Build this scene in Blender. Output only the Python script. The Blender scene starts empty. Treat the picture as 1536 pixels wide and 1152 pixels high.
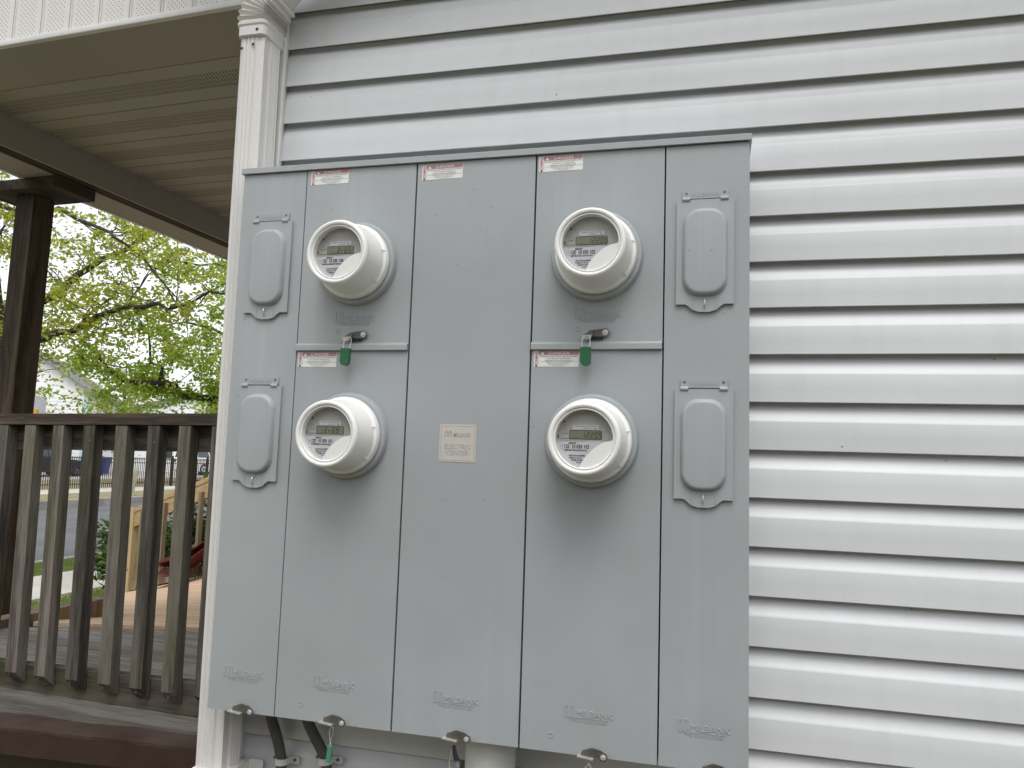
import bpy, bmesh, math, random
from mathutils import Vector, Matrix, noise

# ------------------------------------------------------------------ camera, sky, sun, exposure
S = bpy.context.scene
COL = S.collection
cam_d = bpy.data.cameras.new('camera')
cam = bpy.data.objects.new('camera', cam_d)
COL.objects.link(cam)
S.camera = cam
cam_d.sensor_width = 36.0
cam_d.lens = 36.0 * 1159.96 / 1536.0
cam_d.clip_start = 0.02
cam_d.clip_end = 2000
right, down, fwd = Vector((.969, .246, .033)), Vector((.007, .106, -.994)), Vector((-.248, .963, .101))
right.normalize(); fwd = (fwd - right * fwd.dot(right)).normalized(); up = right.cross(fwd)
cam.matrix_world = Matrix(((right.x, up.x, -fwd.x, 0), (right.y, up.y, -fwd.y, -1.71), (right.z, up.z, -fwd.z, 1.55), (0, 0, 0, 1)))

SUN_EL, SUN_AZ = math.radians(62), math.radians(165)      # azimuth measured clockwise from +Y: behind the camera, to the right
W = bpy.data.worlds.new('World'); S.world = W; W.use_nodes = True
wn, wl = W.node_tree.nodes, W.node_tree.links
sky = wn.new('ShaderNodeTexSky'); sky.sky_type = 'NISHITA'; sky.sun_disc = False
sky.sun_elevation = SUN_EL; sky.sun_rotation = SUN_AZ
sky.air_density = 1.0; sky.dust_density = 2.0; sky.ozone_density = 1.0
hs = wn.new('ShaderNodeHueSaturation'); hs.inputs['Saturation'].default_value = 0.16
wl.new(sky.outputs[0], hs.inputs['Color'])
bg = wn['Background']; bg.inputs['Strength'].default_value = 0.15
wl.new(hs.outputs[0], bg.inputs['Color'])

sl = bpy.data.lights.new('sun', 'SUN'); sl.energy = 0.7; sl.angle = math.radians(32); sl.color = (1.0, .985, .96)
so = bpy.data.objects.new('sun', sl); COL.objects.link(so)
sd = Vector((math.sin(SUN_AZ) * math.cos(SUN_EL), math.cos(SUN_AZ) * math.cos(SUN_EL), math.sin(SUN_EL)))
so.rotation_euler = sd.to_track_quat('Z', 'Y').to_euler(); so.location = (3, -6, 9)

S.view_settings.view_transform = 'Standard'
try: S.view_settings.look = 'None'
except Exception: pass
S.view_settings.gamma = 1.0
S.view_settings.use_curve_mapping = False
S.view_settings.exposure = 0.86

# ------------------------------------------------------------------ materials
def mat(name, col, rough=.6, metal=0., spec=.5, vary=.12, vscale=6., bump=0., bscale=60., col2=None, stretch=None, detail=6., rnd=0.):
    """principled with noise-driven colour wear and fine relief (object coordinates)"""
    m = bpy.data.materials.new(name); m.use_nodes = True
    n, l = m.node_tree.nodes, m.node_tree.links
    b = n['Principled BSDF']
    b.inputs['Roughness'].default_value = rough; b.inputs['Metallic'].default_value = metal
    b.inputs['Specular IOR Level'].default_value = spec
    tc = n.new('ShaderNodeTexCoord'); mp = n.new('ShaderNodeMapping')
    l.new(tc.outputs['Object'], mp.inputs['Vector'])
    if stretch: mp.inputs['Scale'].default_value = stretch
    vec = mp.outputs[0]
    if rnd:
        oi = n.new('ShaderNodeObjectInfo'); ad = n.new('ShaderNodeVectorMath'); ad.operation = 'ADD'
        mu = n.new('ShaderNodeMath'); mu.operation = 'MULTIPLY'; mu.inputs[1].default_value = 37.
        l.new(oi.outputs['Random'], mu.inputs[0]); l.new(vec, ad.inputs[0]); l.new(mu.outputs[0], ad.inputs[1]); vec = ad.outputs[0]
    c2 = col2 if col2 else tuple(max(0, c * (1 - vary)) for c in col)
    nz = n.new('ShaderNodeTexNoise'); nz.inputs['Scale'].default_value = vscale; nz.inputs['Detail'].default_value = detail
    l.new(vec, nz.inputs['Vector'])
    cr = n.new('ShaderNodeValToRGB'); cr.color_ramp.elements[0].position = .38; cr.color_ramp.elements[1].position = .62
    cr.color_ramp.elements[0].color = (*c2, 1); cr.color_ramp.elements[1].color = (*col, 1)
    l.new(nz.outputs[0], cr.inputs[0])
    out = cr.outputs[0]
    if rnd:
        hv = n.new('ShaderNodeHueSaturation'); mr = n.new('ShaderNodeMapRange')
        mr.inputs[3].default_value = 1 - rnd; mr.inputs[4].default_value = 1 + rnd
        l.new(oi.outputs['Random'], mr.inputs[0]); l.new(mr.outputs[0], hv.inputs['Value']); l.new(out, hv.inputs['Color']); out = hv.outputs[0]
    l.new(out, b.inputs['Base Color'])
    if bump:
        n2 = n.new('ShaderNodeTexNoise'); n2.inputs['Scale'].default_value = bscale; n2.inputs['Detail'].default_value = 4
        l.new(vec, n2.inputs['Vector'])
        bp = n.new('ShaderNodeBump'); bp.inputs['Strength'].default_value = bump; bp.inputs['Distance'].default_value = .004
        l.new(n2.outputs[0], bp.inputs['Height']); l.new(bp.outputs[0], b.inputs['Normal'])
    return m

def nodes(m): return m.node_tree.nodes, m.node_tree.links, m.node_tree.nodes['Principled BSDF']

def spots(m, col, scale, thr, amount=1., stretch=None):
    """scatter small dirt specks over a material's colour"""
    n, l, b = nodes(m)
    src = b.inputs['Base Color'].links[0].from_socket
    tc = n.new('ShaderNodeTexCoord'); mp = n.new('ShaderNodeMapping'); l.new(tc.outputs['Object'], mp.inputs[0])
    if stretch: mp.inputs['Scale'].default_value = stretch
    oi = n.new('ShaderNodeObjectInfo'); ad = n.new('ShaderNodeVectorMath'); ad.operation = 'ADD'
    mu = n.new('ShaderNodeMath'); mu.operation = 'MULTIPLY'; mu.inputs[1].default_value = 53.
    l.new(oi.outputs['Random'], mu.inputs[0]); l.new(mp.outputs[0], ad.inputs[0]); l.new(mu.outputs[0], ad.inputs[1])
    v = n.new('ShaderNodeTexVoronoi'); v.inputs['Scale'].default_value = scale; l.new(ad.outputs[0], v.inputs['Vector'])
    nz = n.new('ShaderNodeTexNoise'); nz.inputs['Scale'].default_value = scale * .13; nz.inputs['Detail'].default_value = 3; l.new(ad.outputs[0], nz.inputs['Vector'])
    lt = n.new('ShaderNodeMath'); lt.operation = 'LESS_THAN'; lt.inputs[1].default_value = thr; l.new(v.outputs['Distance'], lt.inputs[0])
    gt = n.new('ShaderNodeMath'); gt.operation = 'GREATER_THAN'; gt.inputs[1].default_value = .56; l.new(nz.outputs[0], gt.inputs[0])
    mm = n.new('ShaderNodeMath'); mm.operation = 'MULTIPLY'; l.new(lt.outputs[0], mm.inputs[0]); l.new(gt.outputs[0], mm.inputs[1])
    m3 = n.new('ShaderNodeMath'); m3.operation = 'MULTIPLY'; m3.inputs[1].default_value = amount; l.new(mm.outputs[0], m3.inputs[0])
    mx = n.new('ShaderNodeMixRGB'); l.new(m3.outputs[0], mx.inputs[0]); l.new(src, mx.inputs[1]); mx.inputs[2].default_value = (*col, 1)
    l.new(mx.outputs[0], b.inputs['Base Color'])
    return m

def wood(name, light, dark, axis='x', rough=.8, green=0., ring=26., rnd=.18, paint=None):
    """weathered board: rings stretched along the board's axis, grain relief, knots, optional algae"""
    m = bpy.data.materials.new(name); m.use_nodes = True
    n, l, b = nodes(m); b.inputs['Roughness'].default_value = rough; b.inputs['Specular IOR Level'].default_value = .25
    tc = n.new('ShaderNodeTexCoord'); oi = n.new('ShaderNodeObjectInfo')
    mu = n.new('ShaderNodeMath'); mu.operation = 'MULTIPLY'; mu.inputs[1].default_value = 91.; l.new(oi.outputs['Random'], mu.inputs[0])
    ad = n.new('ShaderNodeVectorMath'); ad.operation = 'ADD'; l.new(tc.outputs['Object'], ad.inputs[0]); l.new(mu.outputs[0], ad.inputs[1])
    mp = n.new('ShaderNodeMapping'); l.new(ad.outputs[0], mp.inputs[0])
    st = {'x': (.07, 1, 1), 'y': (1, .07, 1), 'z': (1, 1, .07)}[axis]; mp.inputs['Scale'].default_value = st
    n1 = n.new('ShaderNodeTexNoise'); n1.inputs['Scale'].default_value = 9; n1.inputs['Detail'].default_value = 2; l.new(mp.outputs[0], n1.inputs[0])
    mm = n.new('ShaderNodeMath'); mm.operation = 'MULTIPLY'; mm.inputs[1].default_value = ring; l.new(n1.outputs[0], mm.inputs[0])
    sn = n.new('ShaderNodeMath'); sn.operation = 'SINE'; l.new(mm.outputs[0], sn.inputs[0])
    n2 = n.new('ShaderNodeTexNoise'); n2.inputs['Scale'].default_value = 150; n2.inputs['Detail'].default_value = 5; l.new(mp.outputs[0], n2.inputs[0])
    ma = n.new('ShaderNodeMath'); ma.operation = 'MULTIPLY_ADD'; ma.inputs[1].default_value = .18; l.new(sn.outputs[0], ma.inputs[0]); l.new(n2.outputs[0], ma.inputs[2])
    cr = n.new('ShaderNodeValToRGB'); cr.color_ramp.elements[0].position = .28; cr.color_ramp.elements[1].position = .72
    cr.color_ramp.elements[0].color = (*dark, 1); cr.color_ramp.elements[1].color = (*light, 1); l.new(ma.outputs[0], cr.inputs[0])
    out = cr.outputs[0]
    if green:
        n3 = n.new('ShaderNodeTexNoise'); n3.inputs['Scale'].default_value = 2.6; n3.inputs['Detail'].default_value = 6; l.new(ad.outputs[0], n3.inputs[0])
        mr = n.new('ShaderNodeMapRange'); mr.inputs[1].default_value = .5; mr.inputs[2].default_value = .68; mr.inputs[4].default_value = green; l.new(n3.outputs[0], mr.inputs[0])
        mx = n.new('ShaderNodeMixRGB'); l.new(mr.outputs[0], mx.inputs[0]); l.new(out, mx.inputs[1]); mx.inputs[2].default_value = (.075, .085, .03, 1); out = mx.outputs[0]
    hv = n.new('ShaderNodeHueSaturation'); mr = n.new('ShaderNodeMapRange'); mr.inputs[3].default_value = 1 - rnd; mr.inputs[4].default_value = 1 + rnd
    l.new(oi.outputs['Random'], mr.inputs[0]); l.new(mr.outputs[0], hv.inputs['Value']); l.new(out, hv.inputs['Color']); out = hv.outputs[0]
    if paint:      # old paint left on the front part of the board, edge wavy: paint = (colour, y edge)
        sp = n.new('ShaderNodeSeparateXYZ'); l.new(tc.outputs['Object'], sp.inputs[0])
        nw = n.new('ShaderNodeTexNoise'); nw.inputs['Scale'].default_value = 3.5; nw.inputs['Detail'].default_value = 5; nw.inputs['Roughness'].default_value = .55; l.new(tc.outputs['Object'], nw.inputs[0])
        a1 = n.new('ShaderNodeMath'); a1.operation = 'MULTIPLY_ADD'; a1.inputs[1].default_value = .075; l.new(nw.outputs[0], a1.inputs[0]); l.new(sp.outputs['Y'], a1.inputs[2])
        a0 = n.new('ShaderNodeMath'); a0.operation = 'MULTIPLY_ADD'; a0.inputs[1].default_value = -.11; l.new(sp.outputs['X'], a0.inputs[0]); l.new(a1.outputs[0], a0.inputs[2])
        mr2 = n.new('ShaderNodeMapRange'); mr2.inputs[1].default_value = paint[1] + .006; mr2.inputs[2].default_value = paint[1] - .006; l.new(a0.outputs[0], mr2.inputs[0])
        nb = n.new('ShaderNodeTexNoise'); nb.inputs['Scale'].default_value = 5; nb.inputs['Detail'].default_value = 6; l.new(tc.outputs['Object'], nb.inputs[0])
        pr = n.new('ShaderNodeValToRGB'); pr.color_ramp.elements[0].position = .35; pr.color_ramp.elements[1].position = .75
        pr.color_ramp.elements[0].color = (*paint[0], 1); pr.color_ramp.elements[1].color = (.072, .056, .046, 1); l.new(nb.outputs[0], pr.inputs[0])
        mx = n.new('ShaderNodeMixRGB'); l.new(mr2.outputs[0], mx.inputs[0]); l.new(out, mx.inputs[1]); l.new(pr.outputs[0], mx.inputs[2]); out = mx.outputs[0]
    l.new(out, b.inputs['Base Color'])
    bp = n.new('ShaderNodeBump'); bp.inputs['Strength'].default_value = .5; bp.inputs['Distance'].default_value = .002
    l.new(ma.outputs[0], bp.inputs['Height']); l.new(bp.outputs[0], b.inputs['Normal'])
    return m

def dotted(m, scale, thr, dark, slots=False):
    """small punched holes in a sheet: a regular pattern too fine to build"""
    n, l, b = nodes(m)
    src = b.inputs['Base Color'].links[0].from_socket
    tc = n.new('ShaderNodeTexCoord'); sp = n.new('ShaderNodeSeparateXYZ'); l.new(tc.outputs['Object'], sp.inputs[0])
    def mth(op, a, v=None, s2=None):
        k = n.new('ShaderNodeMath'); k.operation = op; l.new(a, k.inputs[0])
        if s2 is not None: l.new(s2, k.inputs[1])
        elif v is not None: k.inputs[1].default_value = v
        return k.outputs[0]
    if slots:      # slanted slots in two rows
        u = mth('MULTIPLY', sp.outputs['X'], scale); v = mth('MULTIPLY', sp.outputs['Y'], 22.)
        fr = mth('FRACT', mth('ADD', u, None, v)); row = mth('FRACT', mth('MULTIPLY', sp.outputs['Y'], 38.))
        a = mth('LESS_THAN', fr, .42); c = mth('GREATER_THAN', row, .16)
        f = mth('MULTIPLY', a, None, c)
    else:
        u = mth('MULTIPLY', sp.outputs['X'], scale); v = mth('MULTIPLY', sp.outputs['Z'], scale)
        p = mth('ADD', u, None, v); q = mth('SUBTRACT', u, None, v)
        fu = mth('ABSOLUTE', mth('SUBTRACT', mth('FRACT', p), .5)); fv = mth('ABSOLUTE', mth('SUBTRACT', mth('FRACT', q), .5))
        r = mth('SQRT', mth('ADD', mth('MULTIPLY', fu, None, fu), None, mth('MULTIPLY', fv, None, fv)))
        f = mth('MULTIPLY', mth('LESS_THAN', r, thr), None, mth('LESS_THAN', mth('ABSOLUTE', sp.outputs['X']), .0385))
    mx = n.new('ShaderNodeMixRGB'); l.new(f, mx.inputs[0]); l.new(src, mx.inputs[1]); mx.inputs[2].default_value = (*dark, 1)
    l.new(mx.outputs[0], b.inputs['Base Color'])
    return m

def leafmat(name, cols, trans=.5, rough=.5):
    m = bpy.data.materials.new(name); m.use_nodes = True
    n, l, b = nodes(m); b.inputs['Roughness'].default_value = rough; b.inputs['Specular IOR Level'].default_value = .35
    g = n.new('ShaderNodeNewGeometry'); cr = n.new('ShaderNodeValToRGB')
    el = cr.color_ramp.elements
    while len(el) < len(cols): el.new(.5)
    for i, c in enumerate(cols): el[i].position = i / (len(cols) - 1); el[i].color = (*c, 1)
    l.new(g.outputs['Random Per Island'], cr.inputs[0]); l.new(cr.outputs[0], b.inputs['Base Color'])
    t = n.new('ShaderNodeBsdfTranslucent'); hv = n.new('ShaderNodeHueSaturation'); hv.inputs['Value'].default_value = 2.5; hv.inputs['Hue'].default_value = .485
    l.new(cr.outputs[0], hv.inputs['Color']); l.new(hv.outputs[0], t.inputs['Color'])
    mx = n.new('ShaderNodeMixShader'); mx.inputs[0].default_value = trans
    l.new(b.outputs[0], mx.inputs[1]); l.new(t.outputs[0], mx.inputs[2]); l.new(mx.outputs[0], n['Material Output'].inputs[0])
    return m

def glassmat(name, tint=(1, 1, 1), refl=.08):
    m = bpy.data.materials.new(name); m.use_nodes = True
    n, l = m.node_tree.nodes, m.node_tree.links
    n.remove(n['Principled BSDF'])
    t = n.new('ShaderNodeBsdfTransparent'); t.inputs[0].default_value = (*tint, 1)
    g = n.new('ShaderNodeBsdfGlossy'); g.inputs['Roughness'].default_value = .02
    mx = n.new('ShaderNodeMixShader'); mx.inputs[0].default_value = .06; l.new(t.outputs[0], mx.inputs[1]); l.new(g.outputs[0], mx.inputs[2])
    l.new(mx.outputs[0], n['Material Output'].inputs[0])
    return m

MT = {}
MT['paint'] = spots(mat('grey_enamel', (.338, .360, .369), .42, vary=.07, vscale=3, bump=.05, bscale=160), (.16, .16, .15), 26, .05, .55)
def enamel(m):
    n, l, b = nodes(m)
    src = b.inputs['Base Color'].links[0].from_socket
    tc = n.new('ShaderNodeTexCoord'); mp = n.new('ShaderNodeMapping'); mp.inputs['Scale'].default_value = (34, 34, 1.1); l.new(tc.outputs['Object'], mp.inputs[0])
    nz = n.new('ShaderNodeTexNoise'); nz.inputs['Scale'].default_value = 1.0; nz.inputs['Detail'].default_value = 5; l.new(mp.outputs[0], nz.inputs[0])
    n2 = n.new('ShaderNodeTexNoise'); n2.inputs['Scale'].default_value = 1.7; n2.inputs['Detail'].default_value = 3; l.new(tc.outputs['Object'], n2.inputs[0])
    r1 = n.new('ShaderNodeMapRange'); r1.inputs[1].default_value = .52; r1.inputs[2].default_value = .75; l.new(nz.outputs[0], r1.inputs[0])
    r2 = n.new('ShaderNodeMapRange'); r2.inputs[1].default_value = .42; r2.inputs[2].default_value = .62; r2.inputs[4].default_value = .22; l.new(n2.outputs[0], r2.inputs[0])
    mu = n.new('ShaderNodeMath'); mu.operation = 'MULTIPLY'; l.new(r1.outputs[0], mu.inputs[0]); l.new(r2.outputs[0], mu.inputs[1])
    mx = n.new('ShaderNodeMixRGB'); l.new(mu.outputs[0], mx.inputs[0]); l.new(src, mx.inputs[1]); mx.inputs[2].default_value = (.47, .48, .48, 1)
    n3 = n.new('ShaderNodeTexNoise'); n3.inputs['Scale'].default_value = 5.; n3.inputs['Detail'].default_value = 6; l.new(tc.outputs['Object'], n3.inputs[0])
    r3 = n.new('ShaderNodeMapRange'); r3.inputs[1].default_value = .58; r3.inputs[2].default_value = .80; r3.inputs[4].default_value = .30; l.new(n3.outputs[0], r3.inputs[0])
    m2 = n.new('ShaderNodeMixRGB'); l.new(r3.outputs[0], m2.inputs[0]); l.new(mx.outputs[0], m2.inputs[1]); m2.inputs[2].default_value = (.27, .27, .255, 1)
    l.new(m2.outputs[0], b.inputs['Base Color'])
    rr = n.new('ShaderNodeMapRange'); rr.inputs[3].default_value = .34; rr.inputs[4].default_value = .52; l.new(n2.outputs[0], rr.inputs[0]); l.new(rr.outputs[0], b.inputs['Roughness'])
    bp0 = b.inputs['Normal'].links[0].from_node
    n4 = n.new('ShaderNodeTexNoise'); n4.inputs['Scale'].default_value = 4.; n4.inputs['Detail'].default_value = 1; l.new(tc.outputs['Object'], n4.inputs[0])
    bp = n.new('ShaderNodeBump'); bp.inputs['Strength'].default_value = .35; bp.inputs['Distance'].default_value = .012
    l.new(n4.outputs[0], bp.inputs['Height']); l.new(bp0.outputs[0], bp.inputs['Normal']); l.new(bp.outputs[0], b.inputs['Normal'])
enamel(MT['paint'])
def grime(m, col, amount):          # thin rain streaks running down
    n, l, b = nodes(m)
    src = b.inputs['Base Color'].links[0].from_socket
    tc = n.new('ShaderNodeTexCoord'); mp = n.new('ShaderNodeMapping'); mp.inputs['Scale'].default_value = (26, 2, 2.2); l.new(tc.outputs['Object'], mp.inputs[0])
    oi = n.new('ShaderNodeObjectInfo'); mu = n.new('ShaderNodeMath'); mu.operation = 'MULTIPLY'; mu.inputs[1].default_value = 19.; l.new(oi.outputs['Random'], mu.inputs[0])
    ad = n.new('ShaderNodeVectorMath'); ad.operation = 'ADD'; l.new(mp.outputs[0], ad.inputs[0]); l.new(mu.outputs[0], ad.inputs[1])
    nz = n.new('ShaderNodeTexNoise'); nz.inputs['Scale'].default_value = 1.; nz.inputs['Detail'].default_value = 6; l.new(ad.outputs[0], nz.inputs[0])
    mr = n.new('ShaderNodeMapRange'); mr.inputs[1].default_value = .48; mr.inputs[2].default_value = .75; mr.inputs[4].default_value = amount; l.new(nz.outputs[0], mr.inputs[0])
    mx = n.new('ShaderNodeMixRGB'); l.new(mr.outputs[0], mx.inputs[0]); l.new(src, mx.inputs[1]); mx.inputs[2].default_value = (*col, 1)
    l.new(mx.outputs[0], b.inputs['Base Color'])
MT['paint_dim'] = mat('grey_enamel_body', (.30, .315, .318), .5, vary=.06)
MT['vinyl'] = spots(spots(mat('vinyl_siding', (.622, .636, .645), .38, vary=.085, vscale=2.2, bump=.04, bscale=40, rnd=.025, stretch=(.5, 1, 1)), (.10, .09, .07), 20, .045, .7), (.12, .11, .10), 70, .06, .5)
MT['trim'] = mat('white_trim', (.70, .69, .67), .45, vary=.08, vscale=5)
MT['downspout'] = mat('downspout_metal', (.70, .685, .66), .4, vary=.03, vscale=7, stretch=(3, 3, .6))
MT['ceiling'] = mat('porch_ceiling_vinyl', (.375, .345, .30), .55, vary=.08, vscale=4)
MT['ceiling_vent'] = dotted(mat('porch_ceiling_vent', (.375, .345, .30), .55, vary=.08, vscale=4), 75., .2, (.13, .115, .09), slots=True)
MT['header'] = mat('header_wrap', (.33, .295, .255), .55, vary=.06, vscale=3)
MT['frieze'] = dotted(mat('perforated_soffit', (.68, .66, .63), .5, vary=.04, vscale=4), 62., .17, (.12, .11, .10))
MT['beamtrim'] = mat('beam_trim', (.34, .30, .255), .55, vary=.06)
MT['darkwood'] = wood('dark_stained_wood', (.082, .060, .042), (.03, .022, .016), 'y')
MT['postwood'] = wood('post_wood', (.075, .053, .033), (.024, .017, .011), 'z', ring=18)
MT['railx'] = wood('weathered_rail', (.118, .094, .072), (.045, .034, .025), 'x', ring=34)
MT['bal'] = wood('weathered_baluster', (.155, .138, .117), (.056, .048, .039), 'z', green=.5, rnd=.28)
MT['rot'] = wood('mossy_rail', (.098, .082, .064), (.045, .038, .028), 'x', green=.75)
MT['deck'] = wood('grey_deck_board', (.25, .228, .205), (.14, .125, .112), 'x', rnd=.08)
MT['nosing'] = wood('half_painted_board', (.125, .118, .105), (.06, .054, .046), 'x', paint=((.036, .018, .013), -.118))
MT['maroon'] = mat('maroon_paint', (.036, .015, .012), .5, vary=.35, vscale=9, bump=.2, bscale=30)
MT['ply'] = wood('plywood', (.56, .41, .285), (.45, .305, .195), 'x', ring=20)
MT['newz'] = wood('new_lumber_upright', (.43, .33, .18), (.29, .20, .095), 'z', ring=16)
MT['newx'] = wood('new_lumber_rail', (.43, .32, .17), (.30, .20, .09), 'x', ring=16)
MT['shadez'] = wood('shade_tinted_lumber', (.26, .20, .13), (.16, .12, .075), 'z')  # darker copy of the lumber, shade put into its colour
MT['white_pl'] = mat('white_plastic', (.81, .81, .785), .32, vary=.05, vscale=9)
MT['dialgrey'] = mat('dial_plate_grey', (.36, .355, .335), .5, vary=.05)
MT['dialwhite'] = mat('dial_label_white', (.50, .50, .52), .5, vary=.03)
MT['lcd'] = mat('lcd_olive', (.175, .185, .125), .3, vary=.05)
MT['ink'] = mat('black_print', (.025, .025, .028), .6, vary=.0)
MT['inkgrey'] = mat('grey_print', (.20, .20, .21), .6, vary=.0)
MT['red'] = mat('red_print', (.40, .19, .21), .6, vary=.15, vscale=60)
MT['paper'] = mat('label_paper', (.72, .73, .70), .5, vary=.04, vscale=40)
MT['beigelab'] = mat('faded_label', (.52, .49, .45), .5, vary=.08, vscale=40)
MT['beigeink'] = mat('faded_label_ink', (.36, .34, .32), .6, vary=.1)
MT['steel'] = mat('galvanised_steel', (.62, .61, .58), .35, metal=.45, vary=.25, vscale=60)
MT['dullsteel'] = mat('dull_steel', (.15, .14, .12), .5, metal=.5, vary=.3, vscale=60)
MT['green'] = mat('green_seal_plastic', (.018, .12, .05), .4, vary=.1)
MT['greenl'] = mat('light_green_seal', (.06, .24, .14), .4, vary=.1)
MT['purple'] = mat('dark_seal_plastic', (.025, .022, .04), .4, vary=.1)
MT['cable'] = mat('grey_cable', (.085, .082, .076), .6, vary=.2, vscale=30)
MT['pvc'] = mat('white_pvc', (.62, .62, .60), .4, vary=.1, vscale=8)
MT['black'] = mat('black_metal', (.018, .018, .02), .45, vary=.2)
MT['asphalt'] = mat('asphalt', (.135, .135, .14), .85, vary=.25, vscale=1.1, bump=.3, bscale=90)
MT['concrete'] = mat('concrete', (.50, .47, .43), .85, vary=.18, vscale=1.4, bump=.25, bscale=50)
MT['kerb'] = mat('kerb_concrete', (.34, .33, .31), .85, vary=.3, vscale=2)
MT['soil'] = mat('lawn_ground', (.17, .185, .075), .9, vary=.4, vscale=2.2, col2=(.20, .17, .10), bump=.5, bscale=40)
MT['darkyard'] = mat('dark_yard_ground', (.075, .055, .042), .95, vary=.5, vscale=14, bump=.8, bscale=50)  # yard ground out of view, made dark to cut light bounced up the wall
MT['verge'] = mat('worn_grass', (.20, .19, .075), .9, vscale=1.1, col2=(.25, .20, .12), bump=.5, bscale=30)
MT['bark'] = mat('bark', (.045, .037, .03), .9, vary=.5, vscale=18, bump=.8, bscale=40)
MT['roofing'] = mat('grey_shingle', (.22, .22, .235), .85, vary=.25, vscale=8)
MT['housewhite'] = mat('white_house_siding', (.78, .79, .80), .6, vary=.05)
MT['teal'] = mat('pale_teal_trim', (.40, .58, .60), .5, vary=.05)
MT['winglass'] = mat('window_glass', (.06, .07, .08), .08, vary=.1)
MT['nwall'] = mat('skyblock_house_siding', (.30, .27, .23), .7, vary=.1, vscale=2)  # wall of the added house behind the camera
MT['foundation'] = mat('block_foundation', (.30, .29, .27), .9, vary=.2, vscale=5, bump=.4, bscale=30)
MT['carblue'] = mat('dark_navy_carpaint', (.012, .014, .02), .18, vary=.05)
MT['carwhite'] = mat('white_carpaint', (.75, .76, .77), .2, vary=.03)
MT['tyre'] = mat('tyre_rubber', (.018, .018, .018), .8, vary=.2)
MT['rim'] = mat('alloy_rim', (.16, .16, .17), .35, metal=.7, vary=.1)
MT['lamp'] = mat('head_lamp', (.6, .6, .6), .1, vary=.05)
MT['bin'] = mat('blue_bin_plastic', (.015, .035, .20), .4, vary=.1)
MT['redpl'] = mat('dark_red_plastic', (.11, .008, .012), .35, vary=.15)
MT['pedestal'] = mat('pale_olive_plastic', (.34, .34, .24), .6, vary=.15, vscale=6)
MT['orange'] = mat('orange_plastic', (.62, .30, .03), .5, vary=.1)
MT['signback'] = mat('bare_sign_metal', (.42, .43, .45), .5, metal=.3, vary=.1)
MT['gutter'] = MT['trim']
MT['glass'] = glassmat('clear_lens')
grime(MT['vinyl'], (.46, .46, .445), .16)
MT['leafA'] = leafmat('spring_leaf', [(.15, .19, .022), (.19, .23, .03), (.23, .255, .04), (.15, .21, .03)], .66)
MT['leafB'] = leafmat('fresh_green_leaf', [(.11, .18, .02), (.14, .22, .026), (.18, .24, .035)], .68)
MT['leafC'] = leafmat('distant_leaf', [(.14, .19, .04), (.19, .23, .06), (.23, .25, .09)], .6)
MT['shrub'] = leafmat('glossy_shrub_leaf', [(.018, .040, .010), (.035, .075, .014), (.07, .12, .02)], .25, .3)
MT['blade'] = leafmat('grass_blade', [(.07, .14, .02), (.12, .19, .035), (.19, .20, .07)], .35)

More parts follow.
